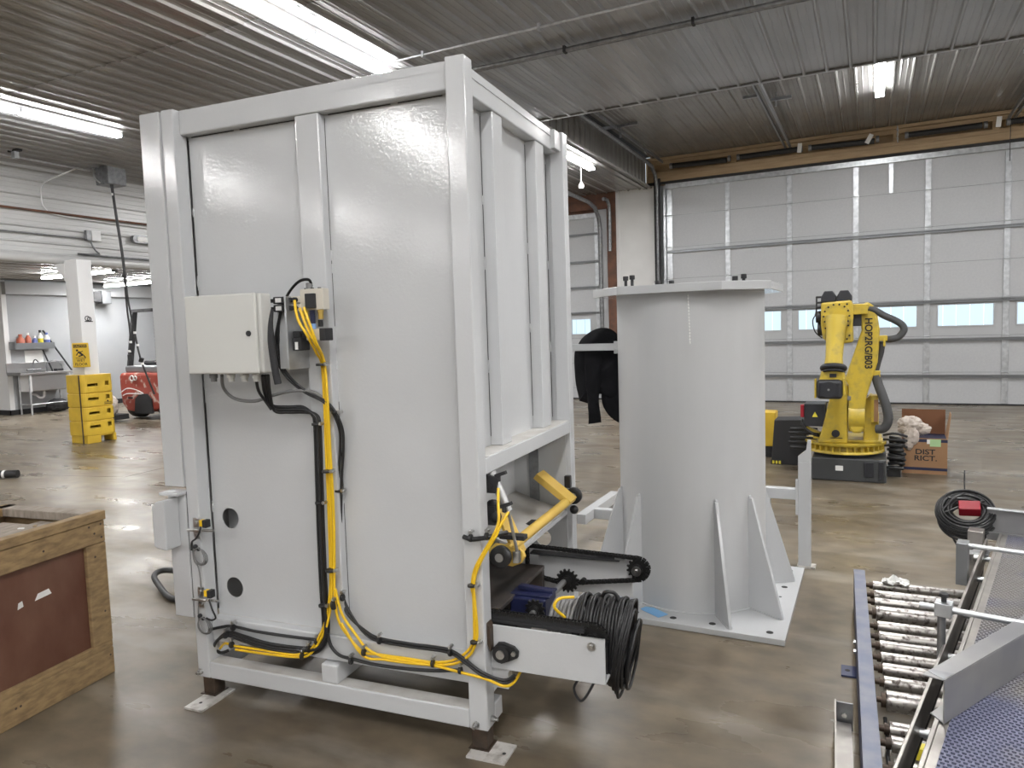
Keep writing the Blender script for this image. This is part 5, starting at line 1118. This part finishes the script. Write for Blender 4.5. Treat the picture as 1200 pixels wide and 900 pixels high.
# forklift seen from its rear
fk = thing('forklift', 'scuffed red forklift with a black overhead guard, parked behind the yellow column guard', 'forklift', (-12.6, 9.7, 0))
OF = (12.6, -9.7, 0)
mb = MB(OF); mb.prism([(-13.22, .55), (-13.18, .30), (-13.05, .16), (-12.55, .12), (-12.15, .2), (-12.0, .45), (-12.0, .88), (-12.06, .90), (-13.16, .90), (-13.22, .86)], 'y', 9.15, 10.1); cwt = mb.build('counterweight', M['red'], fk, .05)
mb = MB(OF); mb.prism([(-12.78, .12), (-12.74, .40), (-12.60, .50), (-12.40, .50), (-12.28, .40), (-12.26, .12)], 'y', 9.12, 9.16); mb.build('recess', M['blackm'], cwt)
mb = MB(OF); mb.box(-12.98, 9.145, .40, -12.84, 9.155, .43); mb.build('slot', M['blackm'], cwt)
mb = MB(OF); mb.torus((-12.82, 9.14, .80), (0, 1, 0), .05, .012, 12, 5); mb.torus((-12.72, 9.14, .80), (0, 1, 0), .04, .012, 12, 5); mb.tube([(-13.16, 9.13, .52), (-12.95, 9.12, .60), (-12.7, 9.12, .58), (-12.5, 9.13, .50), (-12.7, 9.12, .50), (-12.95, 9.12, .50), (-13.1, 9.13, .46)], .010, 5, 4); mb.build('scuff_mark', M['white'], cwt)
MB(OF).box(-13.16, 9.25, .90, -12.05, 10.3, 1.03).build('hood', M['strut'], fk, .03)
MB(OF).box(-12.95, 9.5, 1.03, -12.4, 10.1, 1.12).build('seat', M['blackm'], fk, .04)
for x in (-13.14, -12.10): 
    mb = MB(OF); mb.bar((x, 9.35, 1.0), (x + (.04 if x < -13 else -.03), 9.5, 2.10), .085, .09); mb.build('guard_post', M['blackm'], fk)
    mb = MB(OF); mb.bar((x, 10.9, .6), (x, 10.6, 2.10), .07, .08); mb.build('guard_post', M['blackm'], fk)
mb = MB(OF)
mb.box(-13.14, 9.45, 2.08, -12.08, 9.53, 2.14); mb.box(-13.14, 10.55, 2.08, -12.08, 10.63, 2.14)
for k in range(6): mb.box(-13.12 + .2 * k, 9.5, 2.10, -13.07 + .2 * k, 10.6, 2.14)
mb.build('overhead_guard', M['blackm'], fk)
mb = MB(OF)
for k, x in enumerate((-12.98, -12.72, -12.44)): mb.box(x, 9.44, 2.09, x + .2, 9.452, 2.135)
mb.build('lamp', M['black'], fk)
mb = MB(OF)
for k in range(3): mb.tube([(-12.30 + .03 * k, 9.4, 1.0), (-12.28 + .03 * k, 9.38, 1.4), (-12.27 + .03 * k, 9.42, 1.8), (-12.28 + .03 * k, 9.5, 2.1)], .02, 6, 3)
for k in range(14): mb.torus((-12.27, 9.38, 1.02 + .07 * k), (0, .2, 1), .07, .014, 10, 5)
mb.build('mast_chain', M['chain'], fk)
random.seed(3); mb = MB(OF)
for k in range(16): mb.box(-12.33 + random.uniform(0, .1), 9.30, .95 + k * .05, -12.30 + random.uniform(0, .08), 9.31, .97 + k * .05)
mb.build('rust_fleck', M['plate'], fk, kind='stuff')
for x in (-13.05, -12.15):
    mb = MB(OF); mb.lathe((x - .1, 9.45, .24), (1, 0, 0), [(0, .16), (.01, .235), (.19, .235), (.20, .16)], 24); mb.build('wheel', M['tyre'], fk)
    mb = MB(OF); mb.lathe((x - .12, 10.7, .28), (1, 0, 0), [(0, .16), (.01, .275), (.23, .275), (.24, .16)], 24); mb.build('wheel', M['tyre'], fk)
MB(OF).box(-13.1, 10.0, .15, -12.05, 11.0, .75).build('chassis', M['red'], fk, .02)
# broom head and cloth bag between guard and forklift
t = thing('rag_bundle', 'pale bundle on a low dolly between the column guard and the forklift', 'bundle', (-12.95, 8.75, 0))
mb = MB(); a, b = lump((0, 0, .30), .16, (1, .8, 1.3), 9.1); mb.add(a, b, True); mb.build('cloth', M['cloth'], t); MB().box(-.2, -.2, .04, .25, .2, .14).build('dolly', M['blackm'], t, .01)

# sink and the things around it
sk = thing('utility_sink', 'stainless steel utility sink on thin legs against the pale annex wall', 'sink', (-16.35, 9.5, 0))
OS = (16.35, -9.5, 0)
mb = MB(OS); mb.box(-16.58, 8.92, .86, -16.08, 10.15, .90); mb.box(-16.59, 8.92, .90, -16.56, 10.15, 1.12); mb.box(-16.58, 8.92, .90, -16.08, 8.94, .93); mb.build('counter', M['stain'], sk, .004)
mb = MB(OS); mb.box(-16.50, 9.15, .50, -16.12, 9.95, .86); mb.build('basin', M['stain'], sk, .02)
mb = MB(OS); mb.box(-16.52, 9.125, .50, -16.10, 9.148, .86); mb.build('end_panel', M['wallw'], sk)
for x, y in ((-16.12, 9.12), (-16.12, 9.98), (-16.50, 9.12), (-16.50, 9.98)): MB(OS).cyl((x, y, 0), (x, y, .86), .020, n=10).build('leg', M['galv'], sk)
mb = MB(OS); mb.cyl((-16.12, 9.12, .22), (-16.12, 9.98, .22), .012, n=8); mb.cyl((-16.5, 9.12, .22), (-16.12, 9.12, .22), .012, n=8); mb.build('brace', M['galv'], sk)
mb = MB(OS); mb.tube([(-16.3, 9.5, .6), (-16.3, 9.5, .38), (-16.35, 9.45, .34), (-16.4, 9.4, .40), (-16.55, 9.4, .42)], .025, 8, 4); mb.build('drain', M['wallw'], sk)
mb = MB(OS)
mb.tube([(-16.5, 9.45, .93), (-16.5, 9.45, 1.12), (-16.42, 9.45, 1.18), (-16.32, 9.45, 1.12)], .014, 7, 5); mb.tube([(-16.45, 9.7, .9), (-16.45, 9.7, 1.08), (-16.4, 9.85, 1.14), (-16.38, 9.97, 1.05), (-16.38, 10.0, .92)], .016, 7, 5)
mb.cyl((-16.5, 9.3, .96), (-16.5, 9.6, .96), .018, n=8); mb.build('faucet', M['galvd'], sk)
t = MB().box(-16.598, 9.33, 1.02, -16.588, 9.72, 1.38).build('wall_sheet', M['white']); tag(t, 'white sheet on the wall above the sink, under the shelf', 'sheet')
t = thing('wall_shelf', 'short dark gray shelf on the annex wall above the sink', 'shelf', (-16.48, 9.45, 1.44))
MB().box(-.11, -.42, -.03, .10, .42, 0).build('board', M['strut'], t); MB().box(.08, -.42, 0, .10, .42, .11).build('front_rail', M['strut'], t); MB().box(-.1, -.43, -.02, .1, -.41, .14).build('side', M['strut'], t)
for y, h, r_, m_, cap, lab in ((9.20, .20, .085, 'amber', 'amber', 'wide reddish bottle, leftmost on the shelf above the sink'), (9.36, .22, .06, 'amber', 'white', 'reddish bottle with a pale top, second from the left on the sink shelf'), (9.50, .17, .055, 'violet', 'white', 'dark blue bottle between the reddish bottles and the pump bottle'),
                               (9.62, .26, .055, 'white', 'ink', 'white pump bottle with a yellow label on the sink shelf'), (9.76, .22, .065, 'white', 'violet', 'rightmost white and blue bottle on the sink shelf')):
    h *= 1.4; r_ *= .92
    t = thing('bottle', lab, 'bottle', (-16.47, y, 1.44), group='bottles on the sink shelf')
    mb = MB(); mb.lathe((0, 0, 0), (0, 0, 1), [(0, r_), (h * .68, r_), (h * .85, r_ * .45), (h * .9, r_ * .4)], 14); mb.build('body', M[m_], t)
    mb = MB(); mb.cyl((0, 0, h * .9), (0, 0, h + .02), r_ * .45, n=10); mb.build('cap', M[cap], t)
    if m_ == 'white': mb = MB(); mb.cyl((0, 0, .05), (0, 0, h * .55), r_ + .002, n=14, cap=False); mb.build('label', M['yellowl'] if cap == 'ink' else M['violet'], t)
t = thing('mop', 'long dark mop handle leaning on the wall at the right of the sink', 'mop', (-16.3, 10.25, 0))
mb = MB(); mb.cyl((-.28, -.50, 1.82), (.02, .07, .62), .018, n=8); mb.build('handle', M['blackm'], t); mb = MB(); mb.cyl((.02, .07, .62), (.03, .12, .2), .05, .11, n=12); mb.build('head', M['cloth'], t)
t = thing('brush', 'short dark brush handle standing at the right end of the sink counter', 'brush', (-16.42, 9.80, .905))
mb = MB(); mb.cyl((0, 0, 0), (-.1, -.12, .48), .016, n=8); mb.build('handle', M['blackm'], t); MB().box(-.05, .05, 0, .08, .2, .05).build('head', M['blackm'], t, .01)
t = thing('black_bag', 'black bag lying under the right half of the sink', 'bag', (-16.3, 9.75, 0))
mb = MB(); a, b = lump((.05, 0, .15), .15, (.9, 1.6, .95), 12.3, .2); mb.add(a, b, True); mb.build('bag', M['blackm'], t)
t = thing('exit_box', 'small dark box on a bracket high on the annex wall right of the column', 'box', (-16.4, 10.9, 2.6))
MB().box(-.1, -.18, -.14, .1, .1, .10).build('body', M['blackm'], t, .01); MB().box(-.1, .12, -.18, .1, .35, .12).build('side', M['strut'], t, .01)
t = thing('wall_fan', 'dark round fan edge at the far left of the annex', 'fan', (-17.3, 8.8, 2.2))
mb = MB(); mb.torus((0, 0, 0), (.3, 1, 0), .22, .035, 24, 8); mb.build('cage', M['blackm'], t); mb = MB(); mb.cyl((0, 0, 0), (0, .12, 0), .06, n=12); mb.bar((0, .1, 0), (0, .12, .4), .03, .03); mb.build('motor', M['blackm'], t)

# ================================================================ roller conveyor (low) and belt conveyor (over it)
rc = thing('roller_conveyor', 'low roller conveyor with worn steel rollers and a blue gray side rail', 'conveyor', (-.052, 4.05, 0), math.radians(1.95))
def rp(mb, n, m_, bev=.002, label=None): return mb.build(n, M[m_], rc, bev, label)
L0 = -3.2
rp(MB().box(-.026, L0, .196, .026, .04, .202), 'side_rail', 'blueframe', .001, 'blue gray top flange')
rp(MB().box(-.026, L0, .02, -.020, .04, .196), 'side_rail', 'navyframe', 0, 'dark blue web')
rp(MB().box(-.020, L0, .02, .026, .04, .026), 'side_rail', 'navyframe', 0)
rp(MB().box(.60, L0, .02, .65, .04, .202), 'side_rail', 'blueframe')
rp(MB().box(-.085, -.80, 0, -.020, -.70, .008), 'floor_tab', 'navyframe', .001)
rp(MB().cyl((-.06, -.75, .008), (-.06, -.75, .009), .010, n=12), 'bolt_hole', 'darkgap', 0)
rp(MB().cyl((-.024, -.66, .10), (-.036, -.66, .10), .010, n=6), 'bolt', 'steel', 0); rp(MB().cyl((-.024, -.70, .075), (-.036, -.70, .075), .010, n=6), 'bolt', 'steel', 0)
ry = [(-.05, .024), (-.19, .026), (-.285, .022), (-.43, .036), (-.585, .025), (-.70, .024), (-.795, .024), (-.91, .024), (-1.01, .024), (-1.125, .024), (-1.265, .036), (-1.465, .026), (-1.555, .026), (-1.70, .030), (-1.85, .024), (-2.0, .024), (-2.12, .024)]
for y, r_ in ry:
    ro = rp(MB().cyl((.062, y, .155), (.595, y, .155), r_, n=28), 'roller', 'roller', 0)
    mb = MB(); mb.cyl((.02, y, .155), (.062, y, .155), .011, n=8); mb.cyl((.045, y, .155), (.060, y, .155), r_ * .72, n=14); mb.build('axle', M['raw'], ro)
mb = MB(); mb.tube([(.05, -1.42, .17), (.055, -1.50, .12), (.05, -1.60, .13), (.055, -1.72, .10), (.05, -1.9, .12)], .006, 6, 4); rp(mb, 'drive_cord', 'black', 0)
for i, (y0, ang) in enumerate(((-.07, .1), (-.10, -.3), (-.055, .5))):
    pass
pt_ = MB((0, 0, 0), Matrix.Translation((.155, -.075, .181)))
random.seed(8)
gx, gy = 9, 6; vs = []; fs = []
for j in range(gy):
    for i in range(gx): vs.append((-.055 + .125 * i / (gx - 1) + random.uniform(-.006, .006), -.035 + .075 * j / (gy - 1), .012 * math.sin(1.7 * i) * math.cos(2.1 * j) + .016 + .02 * (1 if (i, j) in ((4, 3), (5, 4), (3, 4)) else 0)))
for j in range(gy - 1):
    for i in range(gx - 1): fs.append((j * gx + i, j * gx + i + 1, (j + 1) * gx + i + 1, (j + 1) * gx + i))
pt_.add(vs, fs)
q = pt_.build('plastic_wrap', M['white']); q.location = (-.052, 4.05, 0); q.rotation_euler = (0, 0, math.radians(1.95)); tag(q, 'crumpled white plastic scrap lying on the farthest rollers', 'scrap')
ng = rp(MB().cyl((.16, -1.70, .15), (.195, -1.70, .15), .034, n=20), 'idler', 'rail', 0, 'bare steel idler wheel')
mb = MB(); mb.torus((.145, -1.69, .165), (1, 0, .1), .028, .008, 18, 6); mb.box(.12, -1.685, .19, .15, -1.645, .225); mb.build('nozzle', M['yellowl'], ng, label='yellow plastic fitting')
mb = MB(); mb.lathe((.215, -1.66, .17), (1, 0, 0), [(0, .060), (.006, .075), (.012, .060)], 28); mb.build('guard_disc', M['galv'], ng)
# loose channel beside it
lc = thing('steel_channel', 'bare steel channel lying beside the blue rail at the bottom edge', 'channel', (-.08, 2.83, 0))
mb = MB((.08, -2.83, 0)); mb.add([(-.118, 2.83, 0), (-.112, 2.83, 0), (-.112, 2.83, .105), (-.118, 2.83, .105), (-.062, 1.6, 0), (-.056, 1.6, 0), (-.056, 1.6, .105), (-.062, 1.6, .105)], [(0, 1, 2, 3), (4, 7, 6, 5), (0, 3, 7, 4), (1, 5, 6, 2), (3, 2, 6, 7), (0, 4, 5, 1)]); mb.build('flange', M['rail'], lc)
mb = MB((.08, -2.83, 0)); mb.add([(-.112, 2.80, .03), (-.060, 2.80, .03), (-.060, 2.80, .036), (-.112, 2.80, .036), (-.056, 1.6, .03), (-.004, 1.6, .03), (-.004, 1.6, .036), (-.056, 1.6, .036)], [(0, 1, 2, 3), (4, 7, 6, 5), (0, 3, 7, 4), (1, 5, 6, 2), (3, 2, 6, 7), (0, 4, 5, 1)]); mb.build('web', M['rail'], lc)
MB((.08, -2.83, 0)).box(-.112, 2.812, 0, -.055, 2.820, .105).build('end_plate', M['galvd'], lc, .001)
MB((.08, -2.83, 0)).cyl((-.084, 2.812, .06), (-.084, 2.802, .06), .009, n=6).build('bolt', M['steel'], lc)

# belt conveyor, local frame: +y runs away from the viewer along the belt, +x to the right
bc = thing('belt_conveyor', 'raised belt conveyor with a perforated blue gray belt, at the right edge', 'conveyor', (.087, 1.611, 0), -math.atan2(.2004, .9797))
def bp_(mb, n, m_, bev=.0015, label=None, kind=None): return mb.build(n, M[m_], bc, bev, label, kind)
ZB = .60; BW = .62; S0, S1 = -.75, 1.96
bp_(MB().box(.0, S0, .50, .010, S1, ZB + .002), 'side_rail', 'rail')
bp_(MB().box(.010, S0, ZB - .008, .030, S1, ZB - .002), 'wear_strip', 'rail')
bp_(MB().box(-.040, S0, .52, -.032, 1.86, ZB), 'outer_rail', 'rail')
bp_(MB().box(-.046, S0, .47, -.041, 1.80, .535), 'outer_channel', 'blackm')
bp_(MB().box(-.031, S0, .44, -.001, S1, .46), 'under_tray', 'blackm', 0)
bp_(MB().box(BW, S0, .50, BW + .012, S1, ZB + .002), 'side_rail', 'rail')
for s in (-.35, .25, .72, 1.08, 1.48, 1.75): bp_(MB().cyl((-.032, s, .545), (.0, s, .545), .010, n=10), 'spacer', 'galv', 0)
# modular belt: solid under sheet and a lattice on top, holes are real gaps
bl = bp_(MB().box(.030, S0, ZB - .014, BW, S1, ZB - .010), 'belt_core', 'belthole', 0)
lat = MB(); pch = .0127; x = .031
def strip(mb, x0, y0, x1, y1): mb.add([(x0, y0, ZB), (x1, y0, ZB), (x1, y1, ZB), (x0, y1, ZB), (x0, y0, ZB - .006), (x1, y0, ZB - .006), (x1, y1, ZB - .006), (x0, y1, ZB - .006)], [(0, 1, 2, 3), (0, 4, 5, 1), (1, 5, 6, 2), (2, 6, 7, 3), (3, 7, 4, 0)])
y = S0
while y < S1 - .01: strip(lat, .030, y, BW, y + .0042); y += pch
k = 0; rows = int((S1 - S0) / pch); nx = int((BW - .03) / pch)
for j in range(rows):
    y0 = S0 + j * pch + .0042; sh = .5 * (j % 2) * pch
    for i in range(nx):
        x0 = .030 + i * pch + sh; lat.add([(x0, y0, ZB - .0002), (x0 + .0042, y0, ZB - .0002), (x0 + .0042, y0 + pch - .0042, ZB - .0002), (x0, y0 + pch - .0042, ZB - .0002), (x0, y0, ZB - .006), (x0, y0 + pch - .0042, ZB - .006), (x0 + .0042, y0, ZB - .006), (x0 + .0042, y0 + pch - .0042, ZB - .006)], [(0, 1, 2, 3), (0, 3, 5, 4), (1, 6, 7, 2)])
lo = lat.build('belt_lattice', M['belt'], bc, 0, 'perforated blue gray belt surface', 'stuff')
bp_(MB().box(-.045, 1.985, ZB - .02, BW + .05, 1.990, .700), 'end_plate', 'defl')
bp_(MB().box(-.045, 1.960, .697, BW + .05, 1.990, .703), 'end_flange', 'galv')
bp_(MB().box(-.045, 1.960, ZB - .03, BW + .05, 1.985, ZB + .004), 'end_sill', 'defl')
bp_(MB().box(-.10, 1.83, .30, -.046, 1.90, .63), 'leg_plate', 'rail'); bp_(MB().box(-.11, 1.75, .555, -.02, 1.90, .562), 'leg_bracket', 'galv')
bp_(MB().box(-.09, 1.86, .30, BW + .05, 1.90, .34), 'cross_beam', 'galvd'); bp_(MB().box(BW - .0, 1.86, 0, BW + .05, 1.91, .5), 'leg', 'galvd')
bp_(MB().box(BW, -.6, 0, BW + .05, -.55, .5), 'leg', 'galvd')
mb = MB(); mb.cyl((-.07, 1.60, .60), (-.07, 1.60, .575), .012, n=10); mb.cyl((-.06, 1.66, .57), (-.03, 1.66, .57), .014, n=12); mb.ball((-.075, 1.70, .60), .012, 8); bp_(mb, 'bearing', 'steel', 0)
# cross rods with clamp block and post
bp_(MB().cyl((-.065, 1.39, .690), (.60, 1.39, .690), .0085, n=14), 'guide_rod', 'galv', 0)
bp_(MB().box(-.088, 1.36, .55, -.052, 1.42, .702), 'rod_holder', 'strut')
bp_(MB().cyl((-.098, .672, .700), (.70, .672, .700), .0085, n=14), 'guide_rod', 'galv', 0)
cbk = bp_(MB().box(-.060, .652, .682, -.018, .694, .720), 'clamp_block', 'galv')
MB().cyl((-.039, .673, .72), (-.039, .673, .742), .007, n=8).build('knob', M['blackm'], cbk)
MB().cyl((-.039, .673, .735), (-.039, .673, .744), .012, n=10).build('knob', M['blackm'], cbk)
bp_(MB().cyl((-.044, .673, .50), (-.044, .673, .682), .0105, n=14), 'rod_post', 'galvd', 0)
# bent steel deflector lying diagonally across the belt
df = thing('deflector', 'bent bare steel channel lying diagonally across the belt, end cut at an angle', 'deflector', (.15, 1.812, ZB + .001), math.atan2(.352, .203))
# local: +x along the channel away from its cut end, +y to its left (behind)
Ld = 1.1; th = .0035; hh = .100
mb = MB(); mb.box(0, 0, 0, Ld, th, hh); mb.build('web', M['defl'], df, .001)
mb = MB(); mb.prism([(0, 0), (Ld, 0), (Ld, .055), (-.012, .044)], 'z', hh, hh + th); mb.build('top_flange', M['defl'], df, .001)
mb = MB(); mb.prism([(0, th), (Ld, th), (Ld, .055), (.02, .040)], 'z', 0, th); mb.build('bottom_flange', M['defl'], df, .001)
mb = MB(); mb.prism([(0.0, .002), (.045, .002), (.028, .0425), (.012, .0425)], 'z', hh + th, hh + th + .0006); mb.build('wear_mark', M['galvd'], df)
# coiled black cord with a red connector on the corner of the belt conveyor
co = thing('cord_coil', 'coil of black cord around a red connector on the corner of the belt conveyor', 'cable', (.368, 3.60, .655))
nrm = Vector((-.07, -.62, .78)).normalized(); a_ = nrm.cross(Vector((1, 0, 0))).normalized(); b_ = nrm.cross(a_).normalized()
random.seed(21)
mb = MB()
for k in range(38):
    R_ = .106 - .0075 * (k % 7) + random.uniform(-.003, .003); h_ = .030 - .0135 * (k // 7) + random.uniform(-.003, .003); ox, oy = random.uniform(-.006, .006), random.uniform(-.006, .006)
    tl = random.uniform(-.006, .006); ph = random.uniform(0, 6)
    mb.tube([tuple(a_ * (math.cos(t) * R_ + ox) + b_ * (math.sin(t) * R_ + oy) + nrm * (h_ + tl * math.sin(t + ph))) for t in [2 * PI * i / 18 for i in range(18)]], .0052, 7, 2, True)
mb.build('cord', M['black'], co)
mb = MB()
for q1, q2 in (((-.09, .02), (.06, .06)), ((-.07, .05), (.08, -.02)), ((.0, .09), (.09, -.01))):
    mb.tube([tuple(a_ * q1[1] + b_ * q1[0] + nrm * .034), tuple(a_ * (q1[1] + q2[1]) * .62 + b_ * (q1[0] + q2[0]) * .5 + nrm * .040), tuple(a_ * q2[1] + b_ * q2[0] + nrm * .034)], .005, 7, 6)
mb.build('cord', M['black'], co)
M2 = Matrix.Translation((.012, 0, .012)) @ Matrix((( *(-b_),), (*(-a_),), (*nrm,))).transposed().to_4x4()
mb = MB((0, 0, 0), M2); mb.box(-.040, -.024, .0, .040, .024, .050); mb.build('connector', M['redp'], co, .004, 'red plastic connector')
mb = MB(); mb.tube([(-.085, -.03, -.01), (-.05, -.02, -.10), (-.005, -.01, -.18), (.03, .0, -.225)], .005, 6, 5); mb.tube([(.035, .02, -.07), (.01, .01, -.13), (-.012, .0, -.18), (.0, .0, -.225), (.035, .0, -.235)], .005, 6, 5); mb.tube([(.0, .06, .08), (.002, .10, .13), (.004, .12, .17)], .003, 6, 3); mb.build('cord_tail', M['black'], co)
